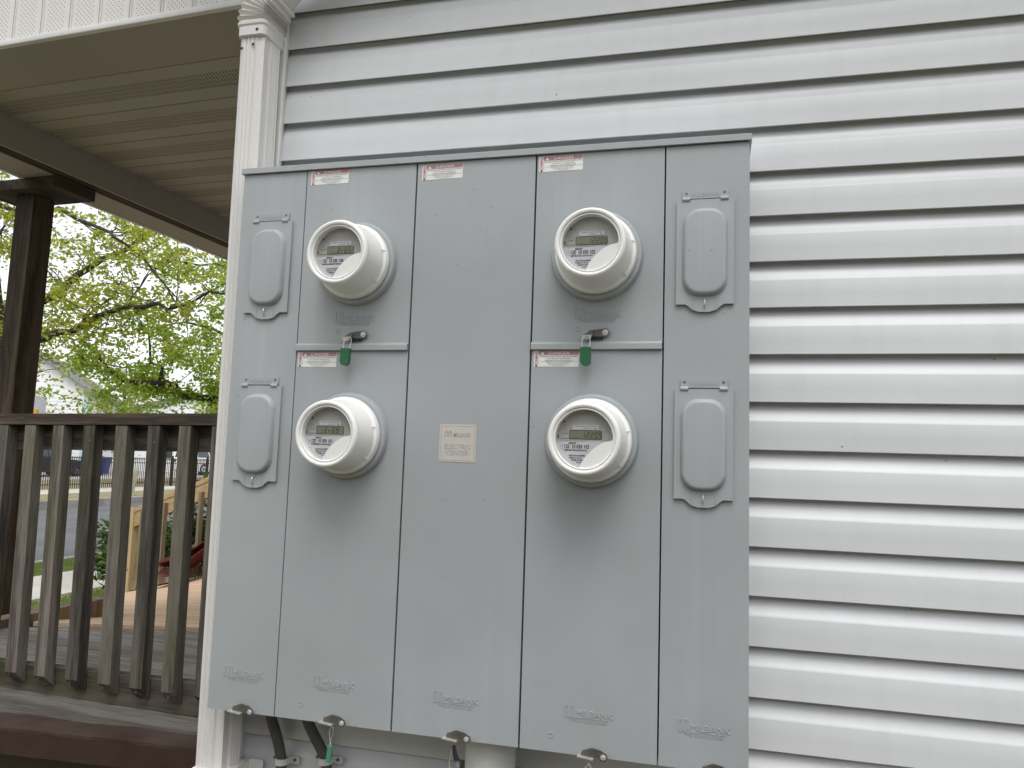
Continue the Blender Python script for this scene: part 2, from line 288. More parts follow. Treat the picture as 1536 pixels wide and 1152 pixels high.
# ------------------------------------------------------------------ mesh helpers
class M:
    def __init__(s): s.bm = bmesh.new()
    def face(s, pts, mi=0):
        f = s.bm.faces.new([s.bm.verts.new(p) for p in pts]); f.material_index = mi; return f
    def box(s, x0, x1, y0, y1, z0, z1, mi=0):
        v = [s.bm.verts.new((x, y, z)) for x in (x0, x1) for y in (y0, y1) for z in (z0, z1)]
        for q in ((0, 1, 3, 2), (4, 6, 7, 5), (0, 4, 5, 1), (2, 3, 7, 6), (0, 2, 6, 4), (1, 5, 7, 3)):
            s.bm.faces.new([v[i] for i in q]).material_index = mi
        return s
    def hexa(s, lo, hi, mi=0):
        """solid between two matching polygons"""
        a = [s.bm.verts.new(p) for p in lo]; b = [s.bm.verts.new(p) for p in hi]; n = len(a)
        s.bm.faces.new(a[::-1]).material_index = mi; s.bm.faces.new(b).material_index = mi
        for i in range(n): s.bm.faces.new((a[i], a[(i + 1) % n], b[(i + 1) % n], b[i])).material_index = mi
        return s
    def prism(s, poly, axis, a, b, mi=0):
        f = {'y': lambda p, t: (p[0], t, p[1]), 'x': lambda p, t: (t, p[0], p[1]), 'z': lambda p, t: (p[0], p[1], t)}[axis]
        return s.hexa([f(p, a) for p in poly], [f(p, b) for p in poly], mi)
    def loft(s, rings, mi=0, cap=True, closed=True):
        vs = [[s.bm.verts.new(p) for p in r] for r in rings]
        n = len(rings[0])
        for a, b in zip(vs, vs[1:]):
            for i in range(n if closed else n - 1):
                s.bm.faces.new((a[i], a[(i + 1) % n], b[(i + 1) % n], b[i])).material_index = mi
        if cap:
            s.bm.faces.new(vs[0][::-1]).material_index = mi; s.bm.faces.new(vs[-1]).material_index = mi
        return s
    def tube(s, pts, rad, n=8, mi=0):
        pts = [Vector(p) for p in pts]
        rad = rad if isinstance(rad, (list, tuple)) else [rad] * len(pts)
        rings = []; pn = None
        for i, p in enumerate(pts):
            t = (pts[min(i + 1, len(pts) - 1)] - pts[max(i - 1, 0)])
            t = t.normalized() if t.length > 1e-9 else Vector((0, 0, 1))
            if pn is None:
                pn = t.orthogonal().normalized()
            pn = (pn - t * pn.dot(t)); pn = pn.normalized() if pn.length > 1e-6 else t.orthogonal().normalized()
            q = t.cross(pn)
            rings.append([p + (pn * math.cos(2 * math.pi * k / n) + q * math.sin(2 * math.pi * k / n)) * rad[i] for k in range(n)])
        return s.loft(rings, mi)
    def lathe(s, prof, n=64, mi=0, cx=0, cz=0):
        """profile of (radius, distance out of the wall) spun about -Y"""
        rings = [[(cx + r * math.cos(2 * math.pi * k / n), -d, cz + r * math.sin(2 * math.pi * k / n)) for k in range(n)] for r, d in prof]
        return s.loft(rings, mi, cap=False)
    def disc(s, r, y, n=48, mi=0, cx=0, cz=0):
        s.face([(cx + r * math.cos(2 * math.pi * k / n), y, cz + r * math.sin(2 * math.pi * k / n)) for k in range(n)], mi); return s
    def text(s, t, size, x, y, z, ext=0., mi=0, align='LEFT', sx=1., bold=0., bev=0.):
        """flat or raised lettering on a plane facing -Y, baseline at z"""
        c = bpy.data.curves.new('t', 'FONT'); c.body = t; c.size = size; c.extrude = ext; c.align_x = align; c.resolution_u = 2; c.offset = bold
        if bev: c.bevel_depth = bev; c.bevel_resolution = 1
        o = bpy.data.objects.new('t', c); me = o.to_mesh()
        vs = [s.bm.verts.new((x + v.co.x * sx, y - v.co.z, z + v.co.y)) for v in me.vertices]
        for p in me.polygons:
            try: s.bm.faces.new([vs[i] for i in p.vertices]).material_index = mi
            except ValueError: pass
        o.to_mesh_clear(); bpy.data.objects.remove(o); bpy.data.curves.remove(c)
        return s
    def bevel(s, w, seg=2, ang=40):
        es = [e for e in s.bm.edges if len(e.link_faces) == 2 and e.calc_face_angle(0) > math.radians(ang)]
        bmesh.ops.bevel(s.bm, geom=es, offset=w, segments=seg, profile=.5, affect='EDGES', clamp_overlap=True)
        return s
    def mesh(s, name, mats, smooth=True, ang=38, fix=True):
        if fix: bmesh.ops.recalc_face_normals(s.bm, faces=s.bm.faces[:])
        me = bpy.data.meshes.new(name)
        if smooth:
            for f in s.bm.faces: f.smooth = True
            for e in s.bm.edges:
                if len(e.link_faces) != 2 or e.calc_face_angle(0) > math.radians(ang): e.smooth = False
        s.bm.to_mesh(me); s.bm.free()
        for m in (mats if isinstance(mats, (list, tuple)) else [mats]): me.materials.append(MT[m])
        return me

def link(name, data, parent=None, loc=(0, 0, 0), rot=(0, 0, 0)):
    o = bpy.data.objects.new(name, data); COL.objects.link(o)
    o.location = loc; o.rotation_euler = rot
    if parent: o.parent = parent
    return o
def obj(name, m, mats, parent=None, loc=(0, 0, 0), rot=(0, 0, 0), **k):
    return link(name, m.mesh(name, mats, **k) if isinstance(m, M) else m, parent, loc, rot)
def tag(o, label=None, cat=None, group=None, kind=None):
    if label: o['label'] = label
    if cat: o['category'] = cat
    if group: o['group'] = group
    if kind: o['kind'] = kind
    return o
def thing(name, label, cat, loc=(0, 0, 0), rot=(0, 0, 0), group=None):
    return tag(link(name, None, None, loc, rot), label, cat, group)
def box(x0, x1, y0, y1, z0, z1, bev=0., seg=2):
    m = M().box(x0, x1, y0, y1, z0, z1)
    return m.bevel(bev, seg) if bev else m
R = random.Random(7)

# ------------------------------------------------------------------ ground, street
def sheet(name, x0, x1, y0, y1, z, mt, h=None):
    m = M()
    if h: m.box(x0, x1, y0, y1, z - h, z)
    else: m.face([(x0, y0, z), (x1, y0, z), (x1, y1, z), (x0, y1, z)])
    return tag(obj(name, m, mt, fix=bool(h)), kind='structure')
sheet('ground', -400, 400, -400, 400, -.30, 'soil')
sheet('lawn', -6.62, -1.4, -30, 60, 0.0, 'soil')
sheet('side_yard', -1.4, 12, -2.6, 0.0, 0.0, 'darkyard')
sheet('side_lawn', -1.4, 12, -30, -2.6, 0.0, 'soil')
sheet('road', -17.3, -8.75, -60, 120, -.10, 'asphalt')
walk = tag(link('sidewalk', None, None, (-7.2, 6, 0)), kind='structure')
sl_me = box(-.585, .585, -.745, .745, -.08, .012, .008).mesh('paving_slab', 'concrete')
for k in range(14): link('paving_slab', sl_me, walk, (0, -6.5 + k * 1.505, R.uniform(-.003, .004)))
sheet('grass_verge', -8.6, -7.79, -30, 60, .004, 'soil')
sheet('kerb', -8.75, -8.6, -60, 120, .03, 'kerb', .2)
sheet('far_kerb', -17.5, -17.3, -60, 120, .10, 'kerb', .25)
sheet('far_verge', -19.9, -17.5, -60, 120, .094, 'verge', .2)
sheet('far_sidewalk', -21.8, -19.9, -60, 120, .102, 'concrete', .2)
sheet('far_lawn', -29.5, -21.8, -60, 120, .06, 'verge', .15)
sheet('parking_lot', -60, -29.5, -60, 140, .03, 'concrete', .1)

# ------------------------------------------------------------------ house
P = .1009
house = thing('house', 'house side wall of pale grey horizontal vinyl siding behind the meter cabinet', 'house', (0.96, 0, 0))
HX = .96
X0, X1 = -1.0785 - HX, 3.3 - HX
prof = [(.0255, .0125), (.0035, .0125), (.0022, .0006), (.0014, .0), (.0004, .0), (-.0004, .0012), (-.0002, .004), (0.0012, .030), (.0026, .0595), (.0034, .0620), (.0055, .0655), (.0088, .0725), (.0124, .0815), (.0155, .0905), (.0190, .0985), (.0205, .1030), (.0212, .1100), (.0255, .1100)]
sp_mes = []
for v in range(4):          # four slightly different wavy planks
    ns_ = 30; wob_ = lambda t, q: .0007 * noise.noise(Vector((t * 3.1, v * 9.7, q))) + .0004 * noise.noise(Vector((t * 9., v * 5.3, q + 4)))
    rows = []
    for i in range(ns_ + 1):
        x = X0 + (X1 - X0) * i / ns_
        rows.append([(x, y + (wob_(x, 0) if z < .07 else wob_(x, 2)), z + wob_(x, 7) * 1.0) for y, z in prof])
    sp_mes.append(M().loft(rows).mesh('siding_plank', 'vinyl', ang=30))
for k in range(-5, 24):
    link('siding_plank', sp_mes[(k * 7 + k // 3) % 4], house, (0, R.uniform(-.0008, .0008), .888 + k * P + R.uniform(-.0006, .0006)), (0, R.uniform(-.0003, .0003), 0))
obj('wall', box(-1.14 - HX, X1, .0262, 7.0, .34, 3.3), 'vinyl', house)
obj('foundation', box(-1.13 - HX, X1, .012, 6.98, -.2, .339), 'foundation', house)
ct = M().prism([(-1.155 - HX, -.014), (-1.0755 - HX, -.014), (-1.0725 - HX, -.011), (-1.0725 - HX, -.0012), (-1.080 - HX, -.0012), (-1.080 - HX, .021), (-1.1405 - HX, .021), (-1.1405 - HX, .085), (-1.158 - HX, .085), (-1.158 - HX, -.011)], 'z', .33, 3.25)
obj('corner_trim', ct.bevel(.0015, 1), 'trim', house)
obj('eave_soffit', box(-1.5 - HX, X1, -.40, .021, 3.302, 3.32), 'trim', house)
obj('fascia', box(-1.5 - HX, X1, -.425, -.401, 3.29, 3.46), 'trim', house)
g_ = M().prism([(-.426, 3.33), (-.50, 3.33), (-.535, 3.44), (-.53, 3.445), (-.497, 3.338), (-.426, 3.338)], 'x', -1.5 - HX, X1)
obj('gutter', g_, 'trim', house)
obj('roof', M().prism([(-.45, 3.462), (3.5, 5.6), (7.6, 3.462), (7.6, 3.40), (3.5, 5.53), (-.40, 3.40)], 'x', -1.5 - HX, X1 + .3), 'roofing', house)
obj('gable_wall', M().prism([(.0262, 3.302), (3.5, 5.50), (7.0, 3.40), (7.0, 3.302)], 'x', -1.139 - HX, -1.09 - HX), 'vinyl', house)

# unseen house added behind the camera to block low sky light from the wall
nh = thing('skyblock_house', 'unseen house added behind the camera to block low sky light', 'house', (1.0, -6.6, 0))
obj('wall', box(-6.0, 5.0, -7, 0, 0, 3.9), 'nwall', nh)
obj('roof', M().prism([(.45, 3.75), (-3.5, 5.5), (-7.45, 3.75), (-7.45, 3.9), (-3.5, 5.7), (.45, 3.9)], 'x', -6.4, 5.4), 'roofing', nh)
for x in (-3.5, 1.5):
    f = obj('window', box(x - .55, x + .55, .001, .05, 1.2, 2.7), 'trim', nh); obj('pane', box(x - .45, x + .45, .051, .06, 1.3, 2.6), 'winglass', f)

# ------------------------------------------------------------------ downspout
DS = (-1.106, -.06, 0.0)
ds = thing('downspout', 'white corrugated metal downspout at the house corner left of the meter cabinet', 'downspout', DS)
def ds_section(w=.068, d=.082, amp=.0046, n=5):
    pts = []
    for i in range(n * 4 + 1):          # front, ribbed
        t = i / (n * 4); x = -w / 2 + .006 + (w - .012) * t
        rib = amp * (.5 - .5 * math.cos(t * n * 2 * math.pi)) if t < .72 else 0
        pts.append((x, -d / 2 - rib + amp))
    for i in range(n * 4 + 1):          # right side
        t = i / (n * 4); y = -d / 2 + .006 + (d - .012) * t
        rib = amp * (.5 - .5 * math.cos((t - .3) / .7 * 4 * 2 * math.pi)) if t > .3 else 0
        pts.append((w / 2 + rib - amp * .2, y))
    pts += [(w / 2 - .006, d / 2), (-w / 2 + .006, d / 2)]
    for i in range(n * 4 + 1):
        t = i / (n * 4); y = d / 2 - .006 - (d - .012) * t
        pts.append((-w / 2 - amp * (.5 - .5 * math.cos(t * n * 2 * math.pi)), y))
    return pts
sec = ds_section()
lean = lambda z: -.0095 * (z - 1.73)
obj('pipe', M().loft([[(x + lean(z), y, z) for x, y in sec] for z in (.05, .9, 1.75, 2.60)]), 'downspout', ds, ang=60)
# collar and pleated elbow
def rrect(w, d, r=.014, n=4):
    o = []
    for cx, cy, a0 in ((w / 2 - r, -d / 2 + r, -90), (w / 2 - r, d / 2 - r, 0), (-w / 2 + r, d / 2 - r, 90), (-w / 2 + r, -d / 2 + r, 180)):
        for k in range(n + 1):
            a = math.radians(a0 + 90 * k / n); o.append((cx + r * math.cos(a), cy + r * math.sin(a)))
    return o
rings = []
for z, s in ((2.588, .99), (2.589, 1.04), (2.612, 1.05), (2.616, 1.12), (2.622, 1.13), (2.627, 1.06)):
    rings.append([(x * s + lean(z), y * s, z) for x, y in rrect(.076, .092)])
nb = 6; bend = math.radians(52); rad = .075
base = Vector((lean(2.63), 0, 2.629))
PLE = (1.03, 1.11, 1.19, 1.11)
for k in range(nb * 4 + 1):
    a = bend * k / (nb * 4); s = PLE[k % 4]
    c = base + Vector((rad * (1 - math.cos(a)), -.012 * (a / bend) ** 2, rad * math.sin(a)))       # bends to the right and a little out
    ux = Vector((math.cos(a), 0, -math.sin(a)))
    rings.append([c + ux * x * s + Vector((0, y * s, 0)) for x, y in rrect(.076, .092)])
tan = Vector((math.sin(bend), -.25, math.cos(bend))).normalized()
c0 = c
for k in range(1, 9):
    s = PLE[k % 4]
    rings.append([c0 + tan * k * .004 + ux * x * s + Vector((0, y * s, 0)) for x, y in rrect(.076, .092)])
obj('elbow', M().loft(rings), 'downspout', ds, ang=22)
e0 = c0 + tan * .033
up_ = [[e0 + tan * .75 * f + ux * x + Vector((0, y, 0)) for x, y in rrect(.072, .088)] for f in (0, .5, 1)]
obj('offset_pipe', M().loft(up_), 'downspout', ds)
st = M().loft([[(x * s + lean(.82), y * s, z) for x, y in rrect(.080, .096)] for z, s in ((.80, .98), (.801, 1.03), (.834, 1.03), (.835, .98))])
obj('strap', st.box(.046, .062, -.046, .058, .801, .834).box(.062, .098, .044, .050, .797, .838), 'trim', ds)
sh_me = M().disc(.0042, 0, 12).mesh('screw_hole', 'black', fix=False)
for x, y, z in ((-.026 + lean(2.57), -.0430, 2.557), (.006 + lean(2.57), -.0430, 2.565), (.018 + lean(2.6), -.0487, 2.600)): link('screw_hole', sh_me, ds, (x, y, z))

# ------------------------------------------------------------------ meter cabinet
CX, CZ = -.4965, .991
cab = thing('meter_cabinet', 'wide grey metal electrical meter cabinet mounted on the siding', 'meter cabinet', (CX, 0, CZ))
YB, YF = -.095, -.160
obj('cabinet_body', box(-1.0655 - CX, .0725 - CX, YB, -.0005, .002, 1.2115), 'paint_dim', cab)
cap = M().prism([(-.0005, 2.2035 - CZ), (-.163, 2.2035 - CZ), (-.164, 2.2030 - CZ), (-.167, 2.2035 - CZ), (-.167, 2.2155 - CZ), (-.160, 2.2195 - CZ), (-.0005, 2.2225 - CZ)], 'x', -1.0705 - CX, .0775 - CX)
obj('top_cap', cap.bevel(.001, 1), 'paint', cab)
SE = [-1.0664, -.902, -.632, -.361, -.091, .0735]
def cover(i, z0, z1, gl, gr):
    x0, x1 = SE[i] + gl, SE[i + 1] - gr
    m = M().box(x0 - CX, x1 - CX, YF, YB + .0005, z0 - CZ, z1 - CZ).bevel(.0022, 3)
    return obj('cover_panel', m, 'paint', cab)
C_L = cover(0, .991, 2.2022, 0, .0012)
C_2u = cover(1, 1.7995, 2.2022, .0012, .002)
C_2l = cover(1, .991, 1.7835, .0012, .002)
C_3 = cover(2, .991, 2.2022, .002, .002)
C_4u = cover(3, 1.7995, 2.2022, .002, .0016)
C_4l = cover(3, .991, 1.7835, .002, .0016)
C_R = cover(4, .991, 2.2022, .0016, 0)
for i in (1, 3):
    m = M().prism([(YB, 1.7995 - CZ), (YB, 1.7842 - CZ), (-.1665, 1.7838 - CZ), (-.1675, 1.7848 - CZ), (-.1675, 1.7955 - CZ), (-.165, 1.7985 - CZ), (-.1605, 1.8005 - CZ)], 'x', SE[i] + .0012 - CX, SE[i + 1] - .002 - CX)
    obj('drip_ledge', m, 'paint', cab)

# hinged breaker access covers
def access_meshes():
    w, h = .0555, .213
    out = [(-w, 0), (w, 0), (w, -h), (.037, -h), (.031, -h - .004), (.023, -h - .0115), (.010, -h - .0155), (-.010, -h - .0155), (-.023, -h - .0115), (-.031, -h - .004), (-.037, -h), (-w, -h)]
    m = M().prism(out, 'y', -.0060, 0.0).bevel(.0009, 1)
    def rr(hw, z0, z1, r, y, n=8):
        o = []
        for cx, cz, a0 in ((hw - r, z1 - r, 0), (-hw + r, z1 - r, 90), (-hw + r, z0 + r, 180), (hw - r, z0 + r, 270)):
            for k in range(n + 1):
                a = math.radians(a0 + 90 * k / n); o.append((cx + r * math.cos(a), y, cz + r * math.sin(a)))
        return o
    rings = []
    for ins, y in ((0, -.0055), (.0003, -.0068), (.0014, -.0095), (.0032, -.0132), (.0054, -.0158), (.0080, -.0169), (.0105, -.0171)):
        rings.append(rr(.0435 - ins, -.198 + ins, -.0185 - ins, .035 - ins, y))
    m.loft(rings)
    # raised lips either side of the hasp
    for s in (-1, 1): m.box(s * .0225 - .0008, s * .0225 + .0008, -.0068, -.0055, -.222, -.203)
    a = m.mesh('access_cover', 'paint', ang=35)
    hp = M().box(-.0445, .0445, -.003, 0, .0030, .0190).bevel(.0006, 1).text('MILBANK', .0105, 0, -.0032, .0068, .0003, 0, 'CENTER', 1.25)
    for s in (-1, 1): hp.disc(.0028, -.0032, 10, 1, s * .037, .0135)
    b = hp.mesh('hinge_plate', ['paint', 'dullsteel'])
    br = M().tube([(-.0075, -.0045, 0), (.0075, -.0045, 0)], .0048, 12).box(-.0075, .0075, -.0036, .0, 0, .0045).mesh('hinge_barrel', 'paint')
    hl = M().tube([(0, -.0045 - .0085 * math.sin(t * math.pi / 8), -.2115 + .0085 * math.cos(t * math.pi / 8)) for t in range(9)], .0013, 6).mesh('hasp_loop', 'steel')
    return a, b, br, hl
AM = access_meshes()
acc = []
for x, z, lb in ((-.985, 2.085, None), (-.986, 1.704, None), (-.0115, 2.086, None), (-.0115, 1.7045, None)):
    o = link('access_cover', AM[0], cab, (x - CX, YF - .0005, z - CZ), (0, 0, 0))
    link('hinge_plate', AM[1], o); link('hasp_loop', AM[3], o)
    for s in (-1, 1): link('hinge_barrel', AM[2], o, (s * .037, 0, .0005))
    acc.append(o)

# stamped maker's marks
def logo_mesh():
    m = M(); e = .0008
    def arch(x0, w, z0, h, t):       # a tall arch outline
        n = 10; out = []; inn = []
        r = w / 2
        for k in range(n + 1):
            a = math.pi - math.pi * k / n
            out.append((x0 + r + r * math.cos(a), z0 + h - r + r * math.sin(a)))
            inn.append((x0 + r + (r - t) * math.cos(a), z0 + h - r + (r - t) * math.sin(a)))
        poly = [(x0, z0)] + out + [(x0 + w, z0), (x0 + w - t, z0)] + inn[::-1] + [(x0 + t, z0)]
        m.prism(poly, 'y', -e, 0)
    arch(0, .0105, .0, .0215, .0032); arch(.0105, .0105, .0, .0215, .0032)
    m.text('MILBANK', .0165, .0235, -.0002, .0005, .0003, 0, 'LEFT', 1.05, -.0002, .0005)
    m.box(.0, .088, -e, 0, -.0030, -.0015)
    m.text('TYPE 3R ENCLOSURE', .0078, .0105, -.0002, -.0102, .0002, 0, 'LEFT', 1.0, -.0001, .00025)
    return m.mesh('embossed_logo', 'paint', smooth=False)
LG = logo_mesh()
for par, x, z in ((C_L, -1.031, 1.066), (C_2l, -.815, 1.066), (C_3, -.543, 1.062), (C_4l, -.272, 1.063), (C_R, -.055, 1.0605), (C_2u, -.812, 1.851), (C_4u, -.272, 1.851)):
    link('embossed_logo', LG, par, (x - CX, YF - .0001, z - CZ))
kr = M().lathe([(.0036, -.0002), (.0038, .0008), (.0052, .0009), (.0056, -.0002)], 20).mesh('knockout_ring', 'paint')
for par, x, z in ((C_2l, -.841, 1.023), (C_4l, -.298, 1.022), (C_2u, -.802, 1.827), (C_4u, -.263, 1.827)):
    link('knockout_ring', kr, par, (x - CX, YF - .0001, z - CZ))

# warning labels: white paper, red header, print
def label_mesh():
    m = M(); w, h = .094, .0335
    m.box(0, w, -.0004, 0, -h, 0, 0)
    m.box(.0105, w - .0006, -.0006, -.0003, -.0095, -.0006, 1)
    m.text('DANGER', .0088, .031, -.0008, -.0083, 0, 0, 'LEFT', 1.25)
    m.face([(.0140, -.0008, -.0083), (.0215, -.0008, -.0083), (.0178, -.0008, -.0018)], 0)
    m.box(.0104, .0108, -.0006, -.0003, -h + .0005, -.0005, 1)
    m.box(.0014, .0092, -.0006, -.0003, -.0290, -.0012, 3)
    m.prism([(.0066, -.003), (.0030, -.015), (.0052, -.0150), (.0036, -.027), (.0082, -.0128), (.0058, -.0128), (.0085, -.003)], 'y', -.0009, -.0006, 1)
    m.disc(.0021, -.0009, 12, 2, .0054, -.0312)
    for i, (t, sz) in enumerate((('HAZARD OF ELECTRICAL SHOCK OR BURN', .0037), ('Turn off power supplying this', .0035), ('equipment before working inside', .0035),)):
        m.text(t, sz, .0515, -.0008, -.0135 - i * .0040, 0, 2, 'CENTER', 1.1 if i == 0 else 1.2)
    m.box(.0120, w - .002, -.0006, -.0003, -.0232, -.0228, 2)
    for i, t in enumerate(('Replace all covers before power', 'supplying this equipment is', 'turned back on')):
        m.text(t, .0033, .0515, -.0008, -.0262 - i * .0030, 0, 4, 'CENTER', 1.15)
    return m.mesh('warning_label', ['paper', 'red', 'ink', 'redtint', 'inkgrey'], smooth=False, fix=False)
MT['redtint'] = mat('pink_print', (.66, .53, .52), .6, vary=.2, vscale=80)
LB = label_mesh()
for par, x, z, a in ((C_2u, -.8915, 2.2015, .004), (C_3, -.620, 2.1965, .012), (C_4u, -.3555, 2.1985, .008), (C_2l, -.8965, 1.7810, .0), (C_4l, -.354, 1.7825, 0)):
    link('warning_label', LB, par, (x - CX, YF - .0001, z - CZ), (0, -a, 0))
m = M().box(0, .0805, -.0006, 0, -.0790, 0, 0)
for q in ((0.003, .0775, -.0045, -.0035), (.003, .0775, -.076, -.075)): m.box(q[0], q[1], -.0008, -.0005, q[2], q[3], 1)
for q in ((.003, .004), (.0765, .0775)): m.box(q[0], q[1], -.0008, -.0005, -.075, -.0045, 1)
m.text('MILBANK', .0125, .031, -.0009, -.0265, 0, 1, 'LEFT', .72, .0003)
m.text('ELECTRIC', .0145, .0405, -.0009, -.0520, 0, 1, 'CENTER', .92, .0002)
m.text('CENTER', .0145, .0405, -.0009, -.0650, 0, 1, 'CENTER', .92, .0002)
for k in (0, 1):
    x = .0115 + k * .0085
    m.prism([(x, -.0265), (x, -.0165), (x + .0035, -.0125), (x + .0075, -.0165), (x + .0075, -.0265), (x + .0052, -.0265), (x + .0052, -.018), (x + .0024, -.018), (x + .0024, -.0265)], 'y', -.0009, -.0005, 1)
tag(obj('name_label', m, ['beigelab', 'beigeink'], C_3, (-.553 - CX, YF - .0001, 1.6265 - CZ), (0, .004, 0), smooth=False), 'faded beige square label reading ELECTRIC CENTER')

# latches: bottom edge brackets and the two mid hasps
def latch_mesh():
    m = M()
    m.prism([(-.044, -.003), (-.040, .004), (-.024, .0125), (-.006, .0110), (.006, .0065), (.0085, .0), (.006, -.0065), (-.002, -.0080), (-.010, -.0045), (-.020, -.0045)], 'y', -.0075, -.0052, 0)
    m.box(-.049, -.018, -.0165, -.0005, -.0070, -.0048, 1)
    m.box(-.042, -.026, -.0079, -.0050, -.0048, .004, 0)
    m.lathe([(.0001, .0105), (.0030, .0105), (.0034, .0095), (.0034, .0085), (.0054, .0085), (.0056, .0075), (.0056, .0)], 16, 1)
    return m.mesh('latch', ['dullsteel', 'steel'])
LT = latch_mesh()
for par, x, z in ((C_L, -.957, .9965), (C_2l, -.740, .9970), (C_3, -.467, .9965), (C_4l, -.193, .9950), (C_R, .033, .9935)):
    link('latch', LT, par, (x - CX, YF, z - CZ), (0, .10, 0))
def hasp_mesh():
    m = M()
    n = 10; pl = [(-.030 + .0065 * math.cos(math.radians(90 + 180 * k / n)), .0065 * math.sin(math.radians(90 + 180 * k / n))) for k in range(n + 1)]
    pl += [(.0085 * math.cos(math.radians(-90 + 180 * k / n)), .0085 * math.sin(math.radians(-90 + 180 * k / n))) for k in range(n + 1)]
    m.prism(pl, 'y', -.0072, -.0045, 0)
    m.box(-.034, -.006, -.0046, .0, -.013, -.004, 2)
    m.prism([(-.046, -.004), (-.030, .0055), (-.024, .004), (-.024, -.005)], 'y', -.0095, -.0070, 0)
    m.prism([(-.0475, -.004), (-.0255, -.004), (-.0290, -.0125), (-.0440, -.0125)], 'y', -.0150, -.0130, 1)
    m.box(-.0475, -.0255, -.0150, -.007, -.0055, -.004, 1)
    m.lathe([(.0001, .0100), (.0030, .0098), (.0036, .0088), (.0036, .0080), (.0060, .0080), (.0063, .0072)], 16, 1)
    return m.mesh('latch', ['dullsteel', 'steel', 'black'])
HM = hasp_mesh()
for par, x, z in ((C_2u, -.738, 1.8185), (C_4u, -.206, 1.8180)):
    link('latch', HM, par, (x - CX, YF, z - CZ), (0, -.05, 0))

# ------------------------------------------------------------------ seals hanging on the latches
def seal(x, label, rot=0):
    t = thing('padlock_seal', label, 'seal', (x, -.186, 1.747), (0, rot, 0), 'green seals on the latches')
    poly = [(-.0105, .038), (-.0105, .009)] + [(.0105 * math.cos(math.radians(180 + 180 * k / 10)), .0098 + .0098 * math.sin(math.radians(180 + 180 * k / 10))) for k in range(11)] + [(.0105, .038)]
    obj('body', M().prism(poly, 'y', -.0055, .0045).bevel(.0014, 2), 'green', t)
    obj('shackle', M().tube([(-.0078, 0, .037), (-.0085, .002, .050), (-.0060, .006, .0600), (.001, .010, .0640), (.0070, .008, .0600), (.0085, .003, .050), (.0078, 0, .037)], .0009, 6), 'steel', t)
    return t
seal(-.7685, 'green plastic seal hanging from the hasp under the upper left meter', .03)
seal(-.2415, 'green plastic seal hanging from the hasp under the upper right meter', -.02)
t = thing('tag_seal', 'narrow green tag seal hanging on wire below the cabinet edge', 'seal', (-.7645, -.170, .917), (0, .08, 0))
obj('body', box(-.0046, .0046, -.003, .003, .0, .0335, .001), 'greenl', t)
obj('wire', M().tube([(-.002, 0, .033), (-.001, .001, .046), (.0025, .001, .057), (.0015, 0, .070), (-.004, .002, .073), (-.006, .001, .060), (-.002, 0, .046), (.002, 0, .033)], .0007, 5), 'steel', t)
t = thing('tag_seal', 'dark plastic tag seal with bent wire below the middle cover', 'seal', (-.4855, -.168, .955), (0, -.25, 0))
obj('body', M().prism([(-.003, .028), (-.005, .005), (-.0045, 0), (.009, -.002), (.004, .003), (.002, .028)], 'y', -.003, .003).bevel(.0006, 1), 'purple', t)
obj('wire', M().tube([(-.002, 0, .026), (-.006, 0, .020), (-.016, .0, .000), (-.022, 0, -.035), (-.012, .003, -.046), (-.002, .002, -.030), (0, .0, .0)], .0007, 5), 'steel', t)
t = obj('wire_seal', M().tube([(0, 0, 0), (-.012, -.001, -.012), (-.016, 0, -.035), (-.004, .001, -.05), (.008, 0, -.036), (.006, .001, -.014), (-.003, 0, .002)], .0008, 5), 'steel', None, (-.218, -.170, .982))
tag(t, 'bare twisted wire loop under the latch of the right meter cover', 'wire')

# ------------------------------------------------------------------ electricity meters
def seg7(m, s, x, z, h, y, mi):
    SEG = {'0': 'abcdef', '1': 'bc', '2': 'abged', '3': 'abgcd', '5': 'afgcd', '6': 'afgedc', '9': 'abfgcd', 'E': 'afged', 'r': 'eg', '-': 'g', ' ': '', '4': 'fgbc'}
    w = h * .52; t = h * .12
    for ch in s:
        for q in SEG[ch]:
            x0, x1, z0, z1 = {'a': (t * .6, w - t * .6, h - t, h), 'g': (t * .6, w - t * .6, h / 2 - t / 2, h / 2 + t / 2), 'd': (t * .6, w - t * .6, 0, t), 'f': (0, t, h / 2 + t * .4, h - t * .5), 'b': (w - t, w, h / 2 + t * .4, h - t * .5), 'e': (0, t, t * .5, h / 2 - t * .4), 'c': (w - t, w, t * .5, h / 2 - t * .4)}[q]
            sk = .12
            m.face([(x + x0 + z0 * sk, y, z + z0), (x + x1 + z0 * sk, y, z + z0), (x + x1 + z1 * sk, y, z + z1), (x + x0 + z1 * sk, y, z + z1)], mi)
        x += w * 1.42
MC = {}
